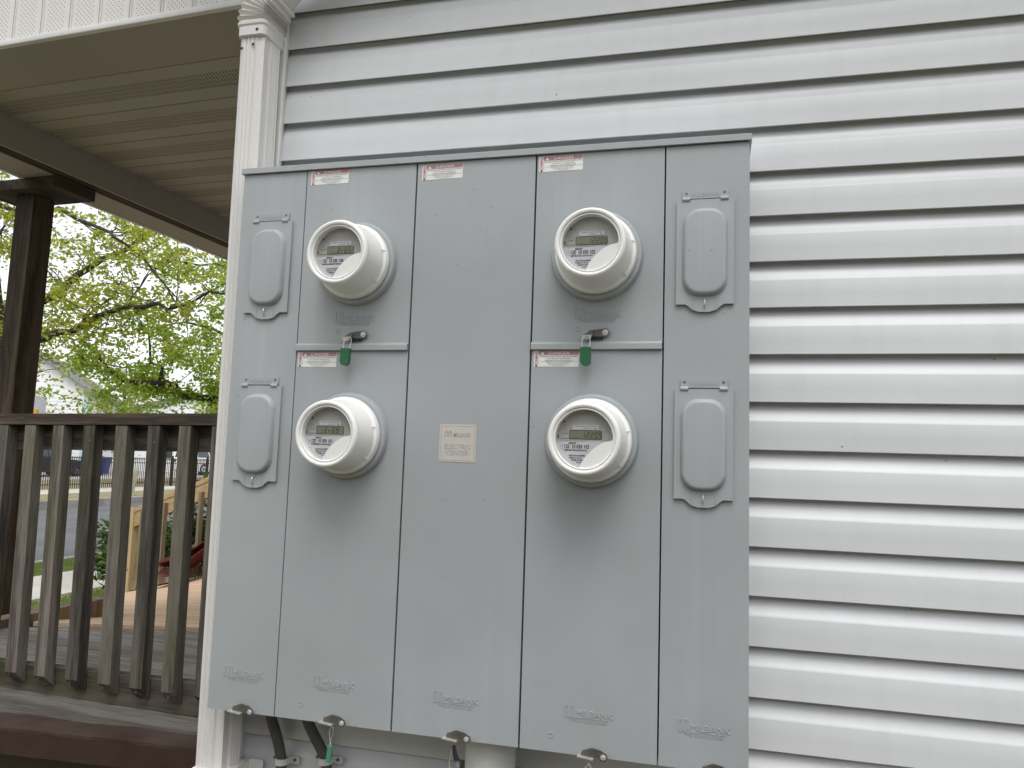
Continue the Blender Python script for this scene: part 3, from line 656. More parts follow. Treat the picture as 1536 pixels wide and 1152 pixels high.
def meter(x, z, serial, disp, label, roll=0.):
    t = thing('electricity_meter', label, 'electricity meter', (x, -.160, z), (0, roll, 0), 'electricity meters on the cabinet')
    r0 = .0553; yd = -.0855
    if not MC:
        MC['ring'] = M().lathe([(.0785, .0), (.0785, .0142), (.0880, .0155), (.0915, .0138), (.0935, .0085), (.0945, .0)], 96).mesh('socket_ring', 'paint')
        MC['base'] = M().lathe([(.0740, .012), (.0800, .0145), (.0828, .017), (.0835, .021), (.0832, .027), (.0815, .0315), (.0775, .0335), (.0760, .035)], 96).mesh('base_ring', 'white_pl')
        MC['house'] = M().lathe([(.0768, .030), (.0762, .038), (.0745, .050), (.0722, .068), (.0702, .085), (.0696, .091)], 96).mesh('housing', 'white_pl')
        MC['rim'] = M().lathe([(.0695, .0905), (.0703, .095), (.0700, .0995), (.0684, .1032), (.0656, .1055), (.0628, .1056), (.0604, .1040), (.0596, .1015), (.0590, .1003), (.0582, .1003), (.0578, .1018), (.0565, .1024), (.0554, .1014), (.0549, .099), (.0553, .0850)], 96).mesh('front_rim', 'white_pl')
        sh = [(.0556 * u, .0556 * v) for u, v in ((.985, .02), (.93, -.045), (.84, -.065), (.72, -.09), (.56, -.16), (.40, -.265), (.24, -.41), (.10, -.56), (.0, -.70), (-.09, -.85), (-.135, -.985))]
        a0, a1 = math.atan2(-.985, -.135), 0.02
        arc = [(.0556 * math.cos(a0 + (a1 - a0) * k / 24), .0556 * math.sin(a0 + (a1 - a0) * k / 24)) for k in range(1, 24)]
        MC['shield'] = M().prism(sh[::1] + arc, 'y', -.0982, -.0972).mesh('face_shield', 'white_pl', smooth=False)
        MC['lens'] = M().disc(.0553, -.0994, 48).mesh('lens', 'glass', fix=False)
        MC['tab'] = M().tube([(.0834, -.027, 0), (.0775, -.038, 0), (.0766, -.043, 0)], .0010, 6).mesh('lock_tab', 'white_pl')
    for k in ('ring', 'base', 'house', 'rim', 'shield', 'lens'):
        link({'ring': 'socket_ring', 'base': 'base_ring', 'house': 'housing', 'rim': 'front_rim', 'shield': 'face_shield', 'lens': 'lens'}[k], MC[k], t)
    for a in (38, -14): link('lock_tab', MC['tab'], t, (0, 0, 0), (0, math.radians(a), 0))
    m = M().disc(r0, yd, 48, 0)
    lab = [(r0 * math.cos(a), yd - .0003, r0 * math.sin(a)) for a in [math.radians(184 + (356 - 184) * k / 30) for k in range(31)]]
    m.face(lab, 1)
    m.face([(-.045, yd - .0006, .0095), (-.033, yd - .0006, .0095), (-.039, yd - .0006, .0205)], 3); m.face([(-.0435, yd - .0007, .0103), (-.0345, yd - .0007, .0103), (-.039, yd - .0007, .0187)], 0)
    m.box(-.0525, -.0510, yd - .0006, yd, .001, .0075, 2); m.box(-.0495, -.031, yd - .0005, yd, .0005, .0012, 3)
    m.disc(.0020, yd - .0006, 10, 2, -.0400, .0330); m.disc(.0011, yd - .0006, 8, 3, -.0445, .0300)
    m.text('CL200  240V  3W  TYPE SMS  60Hz  Kh 7.2', .0030, -.0475, yd - .0008, -.0048, 0, 3)
    m.text('S250LP', .0048, -.0310, yd - .0008, -.0094, 0, 2, 'LEFT', 1, .00015)
    m.text(serial, .0104, -.0405, yd - .0008, -.0180, 0, 2, 'LEFT', .72, .00022)
    m.text('UL', .0052, -.0475, yd - .0008, -.0155, 0, 3); m.text('CA', .0034, -.0470, yd - .0008, -.0200, 0, 3)
    rr = random.Random(serial); bx = -.0405
    while bx < .004:
        w = rr.choice((.0006, .0006, .0011)); m.box(bx, bx + w, yd - .0006, yd, -.0232, -.0200, 2); bx += w + rr.choice((.0005, .0009))
    for i, (tt, xx) in enumerate((('WATTHOUR METER', -.0300), ('FORM 2S  TA 30', -.0320), ('COMM ID 0410', -.0300), ('R 27.8', -.0220))):
        m.text(tt, .0040, xx + .002 * i, yd - .0008, -.0330 - i * .0043, 0, 2, 'LEFT', .85, .00012)
    obj('dial_plate', m, ['dialgrey', 'dialwhite', 'ink', 'inkgrey'], t, smooth=False, fix=False)
    m = M().box(-.0240, .0255, yd - .0012, yd, .0178, .0268, 0)
    m.text('PROPERTY OF ELECTRIC COMPANY', .0030, .0008, yd - .0014, .0233, 0, 1, 'CENTER', .82); m.text('3 07701 02', .0034, .0040, yd - .0014, .0192, 0, 1, 'CENTER', 1.); m.disc(.0014, yd - .0014, 8, 1, .0195, .0205)
    obj('name_plate', m, ['dialwhite', 'ink'], t, smooth=False)
    m = M().box(-.0305, .0320, yd - .0006, yd, -.0004, .0165, 1).box(-.0293, .0308, yd - .0012, yd - .0002, .0006, .0152, 0)
    seg7(m, disp, -.0065 if disp[0] != '-' else -.0190, .0022, .0112, yd - .0016, 2)
    m.text('kWh', .0030, -.0195, yd - .0015, .0016, 0, 2)
    obj('display', m, ['lcd', 'dullsteel', 'lcdink'], t, smooth=False)
    return t
MT['lcdink'] = mat('lcd_segments', (.045, .047, .036), .4, vary=0)
meter(-.7635, 1.979, '12S  10 030 100', '2r65', 'upper left white round meter above the green seal, serial ending 100')
meter(-.7645, 1.5965, '12S  10 030 101', '-Er69', 'lower left white round meter, serial ending 101')
meter(-.2270, 1.9785, '12S  10 030 102', '12205', 'upper right white round meter reading 12205 above the green seal')
meter(-.2300, 1.5990, '12S  10 030 103', '12205', 'lower right white round meter, serial ending 103')

# ------------------------------------------------------------------ cables and pipe under the cabinet
for pts, lb in (([(-.990, -.040, 1.0), (-.986, -.032, .945), (-.968, -.025, .895), (-.955, -.022, .845), (-.950, -.022, .70), (-.950, -.022, .1)], 'dark grey cable under the cabinet next to the downspout'),
                ([(-.897, -.040, 1.0), (-.893, -.032, .947), (-.870, -.025, .905), (-.846, -.022, .868), (-.836, -.022, .82), (-.832, -.022, .1)], 'dark grey cable under the cabinet between the other cable and the green tag')):
    c = thing('service_cable', lb, 'cable', (pts[-1][0], 0, .1), (0, 0, 0), 'service cables under the cabinet')
    o = Vector((pts[-1][0], 0, .1))
    sub = []
    pv = [Vector(p) - o for p in pts]
    for a, b in zip(pv, pv[1:]):
        for k in range(5): sub.append(a.lerp(b, k / 5))
    sub.append(pv[-1])
    for _ in range(3): sub = [sub[0]] + [(sub[i - 1] + sub[i] * 2 + sub[i + 1]) / 4 for i in range(1, len(sub) - 1)] + [sub[-1]]
    obj('jacket', M().tube(sub, .0122, 14), 'cable', c)
    zc = .842 - .1 if c.name == 'service_cable' else .856 - .1; xc = (pts[3][0]) - o.x
    cl = M().box(xc - .034, xc - .015, -.006, -.001, zc, zc + .014).box(xc + .014, xc + .036, -.008, -.001, zc - .006, zc + .009)
    arc = [(xc + .0145 * math.cos(math.radians(180 + 180 * k / 10)), -.022 + .0145 * math.sin(math.radians(180 + 180 * k / 10)) - .0) for k in range(11)]
    arc2 = [(xc + .0160 * math.cos(math.radians(180 + 180 * k / 10)), -.022 + .0160 * math.sin(math.radians(180 + 180 * k / 10))) for k in range(11)]
    cl.prism(arc2 + [(xc + .016, -.001), (xc + .0145, -.001)] + arc[::-1] + [(xc - .0145, -.001), (xc - .016, -.001)], 'z', zc - .003, zc + .011)
    for s in (-.025, .026): cl.tube([(xc + s, -.012, zc + .004), (xc + s, -.004, zc + .004)], .0035, 8, 1)
    obj('clip', cl, ['pvc', 'dullsteel'], c)
pp = thing('conduit_pipe', 'thick white conduit pipe below the middle of the cabinet', 'pipe', (-.442, -.070, 0))
obj('pipe', M().tube([(0, 0, 0), (0, 0, .99)], .050, 36), 'pvc', pp)
obj('coupling', M().tube([(0, 0, .900), (0, 0, .901), (0, 0, .989)], [.0515, .0535, .0535], 36), 'pvc', pp)
obj('strap', M().tube([(0, 0, .874), (0, 0, .892)], .0552, 36).box(-.085, .085, .060, .069, .874, .892), 'dullsteel', pp)

# ------------------------------------------------------------------ porch (its own frame, turned 3 degrees from the wall)
PG = -.0548
PB = Vector((-1.79, .294, 0))
PROT = (0, 0, PG)
def pw(x, y, z=0): return (PB.x + math.cos(PG) * x - math.sin(PG) * y, PB.y + math.sin(PG) * x + math.cos(PG) * y, z)
roof = thing('porch_roof', 'porch roof with perforated front band and shaded vented ceiling', 'porch roof', PB, PROT)
st_me = M().prism([(-.0575, .0), (-.0575, -.004), (-.050, -.0065), (-.0475, -.003), (.0475, -.003), (.050, -.0065), (.0575, -.004), (.0575, .0)], 'z', 0, .62).mesh('soffit_strip', 'frieze', ang=20)
for k in range(-9, 7): link('soffit_strip', st_me, roof, (-.112 + k * .118, -.1225, 2.853))
obj('band_trim', M().prism([(-.120, 2.838), (-.1365, 2.838), (-.1385, 2.842), (-.1365, 2.857), (-.120, 2.857)], 'x', -1.19, .66), 'trim', roof)
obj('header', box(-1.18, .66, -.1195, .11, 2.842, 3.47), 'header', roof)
pf = [(0, .0), (0, -.002), (.0035, .005), (.0065, .0), (.050, .0), (.060, .0), (.0790, .0), (.0800, .0018), (.167, .0018), (.168, 0), (.2435, .0)]
def ceil_me():
    m = M(); q = [(0, .006), (.004, .006), (.007, 0), (.076, 0), (.0775, .0022)]; r = [(.1695, .0022), (.171, 0), (.2465, 0)]
    for poly, mi in ((q, 0), ([(.0775, .0022), (.1695, .0022)], 1), (r, 0)):
        for a, b in zip(poly, poly[1:]):
            m.face([(-.945, a[0] - .123, a[1]), (-.945, b[0] - .123, b[1]), (.66, b[0] - .123, b[1]), (.66, a[0] - .123, a[1])], mi)
    m.face([(-.945, -.123, .012), (.66, -.123, .012), (.66, .1235, .012), (-.945, .1235, .012)], 0)
    return m.mesh('ceiling_panel', ['ceiling', 'ceiling_vent'], smooth=False, fix=False)
cm = ceil_me()
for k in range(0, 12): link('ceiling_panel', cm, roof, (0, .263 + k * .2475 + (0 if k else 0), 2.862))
obj('ceiling_edge', box(-.945, .66, .1105, .1385, 2.861, 2.90), 'ceiling', roof)
obj('beam', box(-1.0155, -.962, .16, 3.2, 2.7315, 3.0), 'darkwood', roof)
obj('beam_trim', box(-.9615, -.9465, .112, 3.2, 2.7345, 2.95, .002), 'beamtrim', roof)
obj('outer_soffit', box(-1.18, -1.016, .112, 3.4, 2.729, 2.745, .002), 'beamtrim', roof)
obj('outer_fascia', box(-1.20, -1.181, -.11, 3.4, 2.725, 3.10), 'trim', roof)
obj('roof_slab', box(-1.35, .66, -.30, 3.5, 3.475, 3.55), 'roofing', roof)
post = thing('porch_post', 'dark square wooden porch post at the far corner behind the railing', 'post', pw(-1.235, .715, .62), PROT)
obj('shaft', M().hexa([(-.085, -.048, .0), (.016, -.048, 0), (.016, .060, 0), (-.085, .060, 0)], [(-.062, -.055, 2.06), (.040, -.055, 2.06), (.040, .053, 2.06), (-.062, .053, 2.06)]).bevel(.004), 'postwood', post)
obj('cap_board', box(-.22, .225, -.12, .10, 2.062, 2.107, .003), 'darkwood', post)

rail = thing('porch_railing', 'weathered brown wooden porch railing with square balusters', 'railing', pw(-.1, 0, .79), PROT)
def rloc(m, dx=-.1, dz=.79): bmesh.ops.translate(m.bm, verts=m.bm.verts[:], vec=(-dx, 0, -dz)); return m
def slat(x0, x1, y0, y1, z0l, z1l, dz, bev=.003):
    """a board whose right end sits dz higher"""
    lo = [(x0, y0, z0l), (x1, y0, z0l + dz), (x1, y1, z0l + dz), (x0, y1, z0l)]; hi = [(x0, y0, z1l), (x1, y0, z1l + dz), (x1, y1, z1l + dz), (x0, y1, z1l)]
    return rloc(M().hexa(lo, hi).bevel(bev))
k = .0135
obj('top_rail', slat(-1.30, .635, -.036, .10, 1.617 - .83 * k, 1.651 - .83 * k, 1.935 * k), 'railx', rail)
obj('upper_rail', slat(-1.30, .635, .0025, .040, 1.540 - .83 * k, 1.6155 - .83 * k, 1.935 * k), 'railx', rail)
obj('bottom_rail', slat(-1.30, .635, .004, .042, .788 - .83 * .022, .876 - .83 * .022, 1.935 * .022), 'rot', rail)
bal_me = M().hexa([(0, -.036, .036), (.042, -.036, .036), (.042, .0, .0), (0, 0, .0)], [(0, -.036, .787), (.042, -.036, .787), (.042, 0, .787), (0, 0, .787)]).bevel(.0025).mesh('baluster', 'bal')
bx = [-.72, -.62, -.52, -.41, -.3, -.184, -.064, .056, .177, .290, .405, .52]
for i, x in enumerate(bx):
    lean_ = (.018 if x > -.35 and x < 0.1 else .008) * .8
    zt = 1.6145 + k * (x + .45)
    link('baluster', bal_me, rail, (x + .1 + lean_, .0, zt - .787 - .79), (R.uniform(-.003, .0), -lean_ / .787 , R.uniform(-.05, .05)))
nails = M()  # heads too small to pick apart
for i, x in enumerate(bx):
    for z in (1.575, .862):
        nails.disc(.0032, -.0368, 8, 0, x + .1 + .021 + (.012 if z < 1 else .008), z - .79)
obj('nail_heads', nails, 'dullsteel', rail, fix=False)['kind'] = 'stuff'

deck = thing('porch_deck', 'grey weathered porch deck with a maroon painted front edge', 'porch deck', PB, PROT)
bw = .1395
for j in range(0, 9):
    y0 = .046 + j * (bw + .003)
    zt = .8035 + R.uniform(-.0012, .0012); xa, xb = (max(-1.05, (yy - .692) / .305 - 1.02) for yy in (y0, y0 + bw))
    if max(xa, xb) > .64: break
    obj('deck_board', M().hexa([(xa, y0, .770), (.66, y0, .770), (.66, y0 + bw, .770), (xb, y0 + bw, .770)], [(xa, y0, zt), (.66, y0, zt), (.66, y0 + bw, zt), (xb, y0 + bw, zt)]).bevel(.0025), 'deck', deck)
ns = M().hexa([(-1.3, -.42, .735), (.66, -.170, .735), (.66, .043, .735), (-1.3, .043, .735)], [(-1.3, -.42, .8035), (.66, -.170, .8035), (.66, .043, .8035), (-1.3, .043, .8035)]).bevel(.012, 3)
obj('nosing_board', ns, 'nosing', deck)
obj('nosing_face', M().hexa([(-1.3, -.4235, .737), (.66, -.1735, .737), (.66, -.1705, .737), (-1.3, -.4205, .737)], [(-1.3, -.4235, .795), (.66, -.1735, .795), (.66, -.1705, .795), (-1.3, -.4205, .795)]), 'maroon', deck)
obj('riser_board', M().hexa([(-1.3, -.33, .45), (.66, -.085, .45), (.66, -.06, .45), (-1.3, -.30, .45)], [(-1.3, -.33, .733), (.66, -.085, .733), (.66, -.06, .733), (-1.3, -.30, .733)]), 'maroon', deck)
obj('lower_board', M().hexa([(-1.3, -.35, .0), (.66, -.10, .0), (.66, -.06, 0), (-1.3, -.30, 0)], [(-1.3, -.35, .447), (.66, -.10, .447), (.66, -.06, .447), (-1.3, -.30, .447)]), 'darkwood', deck)
cb = M().hexa([(-1.12, .46, .74), (-1.04, .46, .74), (-1.09, 1.25, .74), (-1.17, 1.25, .74)], [(-1.12, .46, .84), (-1.04, .46, .84), (-1.09, 1.25, .835), (-1.17, 1.25, .835)]).bevel(.004)
obj('edge_beam', cb, 'shadez', deck)

# ------------------------------------------------------------------ plywood ramp, its railing, things on it
ramp = thing('plywood_ramp', 'fresh orange plywood ramp running down from the deck to the lawn', 'ramp', PB, PROT)
A, B_, C, D = Vector((-1.02, .705, .812)), Vector((.75, 1.245, .812)), Vector((-2.45, 3.93, .53)), Vector((-4.02, 4.42, .152))
def bil(u, v):
    return A.lerp(B_, u).lerp(D.lerp(C, u), v)
for i in range(3):                     # three plywood sheets
    m = M(); v0, v1 = i / 3 + .0005, (i + 1) / 3 - .0005; n = 5
    for a in range(n):
        for b in range(n):
            p = [bil((a + da) / n, v0 + (v1 - v0) * (b + db) / n) for da, db in ((0, 0), (1, 0), (1, 1), (0, 1))]
            m.face(p); m.face([q - Vector((0, 0, .018)) for q in p[::-1]])
            if b == 0: m.face([p[0], p[0] - Vector((0, 0, .018)), p[1] - Vector((0, 0, .018)), p[1]])
            if a == 0: m.face([p[3], p[3] - Vector((0, 0, .018)), p[0] - Vector((0, 0, .018)), p[0]])
    obj('plywood_sheet', m, 'ply', ramp, fix=False)
for u in (0.01, .5, .99):
    a, b = bil(u, .38), bil(u, 1); fr = M()
    fr.hexa([(a.x - .02, a.y, 0.02), (a.x + .02, a.y, .02), (b.x + .02, b.y, -.03), (b.x - .02, b.y, -.03)], [(a.x - .02, a.y, a.z - .022), (a.x + .02, a.y, a.z - .022), (b.x + .02, b.y, b.z - .022), (b.x - .02, b.y, b.z - .022)])
    obj('joist', fr, 'shadez', ramp)
P0, P1 = Vector(pw(-4.02, 4.45, .14)), Vector(pw(-2.35, 3.95, .55))
rr_ = thing('ramp_railing', 'new yellow timber railing along the far end of the ramp', 'railing', P0)
P1 = P1 - P0; ux_ = Vector((P1.x, P1.y, 0)).normalized(); uy_ = Vector((-ux_.y, ux_.x, 0))
def bar(a, b, w, h):        # board from a to b, w across, h tall, hanging below the line
    return M().hexa([a - uy_ * w / 2 - Vector((0, 0, h)), b - uy_ * w / 2 - Vector((0, 0, h)), b + uy_ * w / 2 - Vector((0, 0, h)), a + uy_ * w / 2 - Vector((0, 0, h))], [a - uy_ * w / 2, b - uy_ * w / 2, b + uy_ * w / 2, a + uy_ * w / 2])
ang = math.atan2(ux_.y, ux_.x)
obj('corner_post', box(-.046, .046, -.046, .046, -.12, .835, .004), 'newz', rr_, (0, 0, 0), (0, 0, ang))
obj('hand_rail', bar(Vector((0, 0, .84)) + ux_ * .05, P1 * 1.25 + Vector((0, 0, .97)), .09, .045).bevel(.003), 'newx', rr_)
obj('side_rail', bar(Vector((0, 0, .792)) + ux_ * .05 - uy_ * .02, P1 * 1.25 + Vector((0, 0, .922)) - uy_ * .02, .038, .14).bevel(.003), 'newx', rr_)
obj('lower_rail', bar(Vector((0, 0, .12)) + ux_ * .05, P1 * 1.25 + Vector((0, 0, .12)), .038, .09).bevel(.003), 'shadez', rr_)
rb_me = box(-.019, .019, -.019, .019, 0, .74, .002).mesh('baluster', 'shadez')
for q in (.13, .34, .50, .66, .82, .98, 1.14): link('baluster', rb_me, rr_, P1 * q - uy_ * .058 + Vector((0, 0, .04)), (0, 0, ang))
tr = thing('plastic_tray', 'dark red curved plastic scoop lying against the ramp railing', 'scoop', pw(-3.02, 3.98, .44), (0, 0, .15))
for dz, sc_ in ((0, 1.), (.09, .82)):
    rings = []
    for a in range(7):
        t = a / 6; w = .10 + .13 * math.sin(t * math.pi * .6 + .4)
        rings.append([(-.26 + .55 * t + .02 * dz, -w * sc_ + dz * .6, dz + .02 + .25 * t * t), (-.26 + .55 * t, 0 + dz * .6, dz - .03 + .25 * t * t), (-.26 + .55 * t, w * sc_ + dz * .6, dz + .03 + .25 * t * t), (-.26 + .55 * t, w * sc_ + dz * .6, dz + .042 + .25 * t * t), (-.26 + .55 * t, dz * .6, dz - .016 + .25 * t * t), (-.26 + .55 * t + .02 * dz, -w * sc_ + dz * .6, dz + .032 + .25 * t * t)])
    obj('blade', M().loft(rings), 'redpl', tr)

# ------------------------------------------------------------------ foliage helpers
def leaves(m, centres, n, spread, size, rnd, long=1.5, mi=0):
    bm = m.bm
    for _ in range(n):
        c, s = centres[rnd.randrange(len(centres))]
        p = Vector(c) + Vector((rnd.gauss(0, 1), rnd.gauss(0, 1), rnd.gauss(0, .75))) * spread * s
        w = size * rnd.uniform(.6, 1.3) * .5; L = w * long
        a = Vector((rnd.gauss(0, 1), rnd.gauss(0, 1), rnd.gauss(-.2, .6))).normalized(); b = a.cross(Vector((rnd.gauss(0, 1), rnd.gauss(0, 1), rnd.gauss(0, 1)))).normalized(); nn = a.cross(b)
        v = [bm.verts.new(q) for q in (p - a * L, p + b * w * .8 + nn * w * .2, p + a * L, p - b * w * .8 + nn * w * .2)]
        f = bm.faces.new(v); f.material_index = mi; f.smooth = False
def densify(pts, step=.18):
    out = []
    for a, b in zip(pts, pts[1:]):
        a, b = Vector(a), Vector(b); n = max(1, int((b - a).length / step))
        for k in range(n): out.append(a.lerp(b, k / n))
    return out + [Vector(pts[-1])]
def wob(pts, amp, rnd):
    return [pts[0]] + [p + Vector((rnd.gauss(0, amp), rnd.gauss(0, amp), rnd.gauss(0, amp))) for p in pts[1:-1]] + [pts[-1]]
def tree(name, label, cat, base, trunk, branches, leafmt, nleaf, size, seed, ntwig=5, tl=(.3, .8), spread=.11, extra=(), group=None):
    rnd = random.Random(seed); t = thing(name, label, cat, base, group=group); o = Vector(base)
    m = M(); tp = wob(densify([Vector(p) - o for p, r in trunk], .4), .02, rnd); n = len(tp)
    m.tube(tp, [trunk[0][1] + (trunk[-1][1] - trunk[0][1]) * i / (n - 1) for i in range(n)], 12)
    obj('trunk', m, 'bark', t)
    cent = []
    for pts, r0, r1 in branches:
        q = wob(densify([Vector(p) - o for p in pts]), .022, rnd); n = len(q)
        bm_ = M().tube(q, [r0 + (r1 - r0) * i / (n - 1) for i in range(n)], 7)
        for i in range(1, n):                       # twigs, each with its leaf spots
            for _ in range(ntwig if rnd.random() < .8 else 1):
                if rnd.random() < .45: continue
                d = Vector((rnd.gauss(0, 1), rnd.gauss(0, 1), rnd.gauss(.15, .7))).normalized(); L = rnd.uniform(*tl); p = q[i]; tw = [p]
                for s_ in range(4):
                    d = (d + Vector((rnd.gauss(0, .25), rnd.gauss(0, .25), rnd.gauss(-.03, .2)))).normalized(); p = p + d * L / 4; tw.append(p)
                    if s_ > 0: cent.append((p, .6 + .6 * s_ / 3))
                bm_.tube(tw, [.0075, .006, .0045, .003, .002], 4)
        obj('branch', bm_, 'bark', t)
    for c, rad_, k in extra:
        for _ in range(k):
            cent.append((Vector(c) - o + Vector((rnd.gauss(0, rad_[0]), rnd.gauss(0, rad_[1]), rnd.gauss(0, rad_[2]))), 1.3))
    m = M(); leaves(m, cent, nleaf, spread, size, rnd)
    obj('crown', m, leafmt, t, smooth=False, fix=False)
    return t

tree('street_tree', 'yellow green spring tree whose trunk stands behind the porch post', 'tree', (-8.28, 6.08, 0),
     [((-8.28, 6.08, -.1), .13), ((-8.30, 5.94, 1.3), .115), ((-8.32, 5.82, 2.42), .10), ((-8.40, 5.71, 3.31), .085), ((-8.62, 5.64, 4.3), .065), ((-9.23, 5.67, 5.47), .04), ((-9.3, 5.8, 7.0), .012)],
     [([(-8.40, 5.71, 3.1), (-7.96, 6.01, 3.38), (-7.82, 6.41, 3.87), (-7.58, 6.85, 4.25), (-7.28, 7.29, 4.76), (-7.1, 7.6, 5.6)], .055, .010),
      ([(-8.62, 5.64, 4.3), (-8.2, 5.43, 4.41), (-7.64, 5.39, 4.17), (-7.2, 5.28, 4.28), (-6.88, 5.28, 4.12), (-6.19, 5.28, 3.77), (-5.87, 5.3, 3.46), (-5.56, 5.31, 3.13)], .034, .008),
      ([(-8.32, 5.79, 2.67), (-7.66, 5.73, 2.85), (-7.11, 5.65, 2.96), (-6.43, 5.6, 3.18), (-5.88, 5.63, 3.2), (-5.24, 5.68, 3.31)], .052, .012),
      ([(-7.15, 5.65, 2.94), (-7.0, 5.95, 3.41), (-6.94, 6.25, 3.65)], .018, .006),
      ([(-6.43, 5.6, 3.18), (-6.46, 5.96, 3.61), (-6.3, 6.2, 4.0)], .014, .004),
      ([(-9.23, 5.67, 5.47), (-8.3, 5.9, 6.0), (-7.2, 6.0, 6.1), (-6.2, 6.2, 5.8)], .03, .006),
      ([(-8.9, 5.65, 4.9), (-9.6, 5.3, 5.3), (-10.3, 5.1, 5.2)], .03, .008),
      ([(-8.5, 5.68, 3.8), (-9.2, 6.3, 4.3), (-9.8, 6.9, 4.6)], .03, .008)],
     'leafA', 14500, .042, 11, spread=.062, extra=[((-6.8, 6.2, 3.9), (.8, .7, .5), 40), ((-6.9, 5.8, 2.75), (.7, .5, .22), 40), ((-8.3, 5.6, 4.2), (.5, .4, .6), 20)])
tree('yard_tree', 'fuller green tree further back with a low branch reaching left', 'tree', (-6.61, 9.75, 0),
     [((-6.61, 9.75, -.1), .16), ((-6.62, 9.58, 1.36), .14), ((-6.68, 9.45, 2.43), .12), ((-6.69, 9.38, 4.06), .09), ((-6.71, 9.35, 6.3), .03)],
     [([(-6.68, 9.47, 2.22), (-7.25, 8.38, 2.35), (-7.34, 7.94, 2.39), (-7.41, 7.49, 2.47), (-7.57, 7.24, 2.52), (-7.68, 7.11, 2.54), (-7.86, 6.94, 2.67), (-8.18, 6.72, 3.07)], .080, .016),
      ([(-7.44, 7.48, 2.46), (-7.37, 7.37, 2.72), (-7.5, 7.34, 2.75), (-7.54, 7.31, 2.98), (-7.63, 7.33, 3.46)], .030, .008),
      ([(-7.39, 7.37, 2.69), (-7.66, 7.21, 2.63), (-8.0, 7.01, 2.71)], .016, .006),
      ([(-6.63, 9.37, 3.29), (-7.37, 8.65, 3.39), (-7.61, 8.16, 3.51), (-7.79, 7.82, 3.35)], .04, .008),
      ([(-6.67, 9.35, 4.39), (-7.3, 8.77, 4.48), (-7.68, 8.46, 4.46), (-8.04, 8.17, 4.35)], .035, .008),
      ([(-6.66, 9.4, 2.9), (-6.0, 8.6, 3.2), (-5.9, 8.0, 3.4)], .03, .008)],
     'leafB', 15000, .048, 23, ntwig=4, spread=.07, extra=[((-6.85, 8.6, 3.4), (.42, .5, .75), 120), ((-6.5, 8.6, 2.4), (.4, .4, .4), 50), ((-7.9, 7.8, 2.4), (.6, .5, .25), 22), ((-7.6, 8.2, 1.95), (.9, .7, .18), 30)])
# the trees across the street
for i, (x, y, h, r, seed, lb) in enumerate((
        (-20.7, 28.5, 6.4, 1.5, 31, 'pale green tree across the street seen at the right beyond the railing'),
        (-25.5, 27.5, 5.6, 1.5, 32, 'pale green tree across the street standing near the blue bin'),
        (-31.0, 26.5, 8.5, 2.0, 33, 'tall pale tree across the street close to the gabled house'),
        (-24.0, 34.0, 6.0, 1.7, 34, 'loose pale tree across the street behind the white suv'))):
    rnd = random.Random(seed)
    br = []
    for k in range(8):
        a = k * 2.4 + rnd.uniform(-.3, .3); z = h * (.34 + .06 * k)
        br.append(([(x, y, z), (x + math.cos(a) * r * .5, y + math.sin(a) * r * .5, z + .5), (x + math.cos(a) * r, y + math.sin(a) * r, z + .8)], .05, .012))
    tree('roadside_tree', lb, 'tree', (x, y, .05), [((x, y, 0), .13), ((x, y + .1, h * .5), .09), ((x, y, h * .95), .03)], br, 'leafC', 1700, .15, seed, ntwig=3, tl=(.5, 1.1), spread=.24, group='trees across the street')

# shrub beside the ramp
sh = thing('evergreen_shrub', 'dark glossy evergreen shrub behind the ramp railing', 'shrub', (-5.35, 5.45, 0))
rnd = random.Random(5); cent = []; stm = M()
for k in range(34):
    a = rnd.uniform(0, 6.28); rr2 = math.sqrt(rnd.random()); x, y = 1.25 * rr2 * math.cos(a), .38 * rr2 * math.sin(a); h = (.55 + .45 * rnd.random()) * (1.18 - .38 * rr2) + (.06 if x > 0 else -.08)
    p0, p1, p2 = Vector((x * .6, y * .6, 0)), Vector((x * .85, y * .9, h * .5)), Vector((x, y, h)); stm.tube([p0, p1, p2], [.009, .006, .003], 5)
    for t_ in range(7): cent.append((p0.lerp(p1, t_ / 6) if t_ < 2 else p1.lerp(p2, t_ / 6), 1.))
m = M(); leaves(m, cent, 8000, .085, .052, rnd, 1.9)
obj('stems', stm, 'bark', sh); obj('foliage', m, 'shrub', sh, smooth=False, fix=False)

# grass
def grass(name, x0, x1, y0, y1, n, h, seed):
    rnd = random.Random(seed); m = M(); bm = m.bm
    for _ in range(n):
        x, y = rnd.uniform(x0, x1), rnd.uniform(y0, y1)
        if noise.noise(Vector((x * 1.3, y * 1.3, seed))) < -.22: continue
        a = rnd.uniform(0, 6.28); hh = h * rnd.uniform(.5, 1.3); c, s = math.cos(a), math.sin(a); dx, dy = rnd.gauss(0, .4) * hh, rnd.gauss(0, .4) * hh
        bm.faces.new([bm.verts.new(p) for p in ((x - .004 * c, y - .004 * s, 0), (x + .004 * c, y + .004 * s, 0), (x + dx, y + dy, hh))])
    o = obj(name, m, 'blade', smooth=False, fix=False); o['kind'] = 'stuff'; tag(o, 'short green grass growing beside the pavement', 'grass')
    return o
g1 = grass('verge_grass', -8.58, -7.8, 3.5, 9.5, 15000, .05, 3)
g1['label'] = 'strip of short grass between kerb and near sidewalk'
g2 = grass('lawn_grass', -6.5, -4.4, 2.5, 7.2, 26000, .05, 4)
g2['label'] = 'patch of lawn grass between sidewalk and plywood ramp'

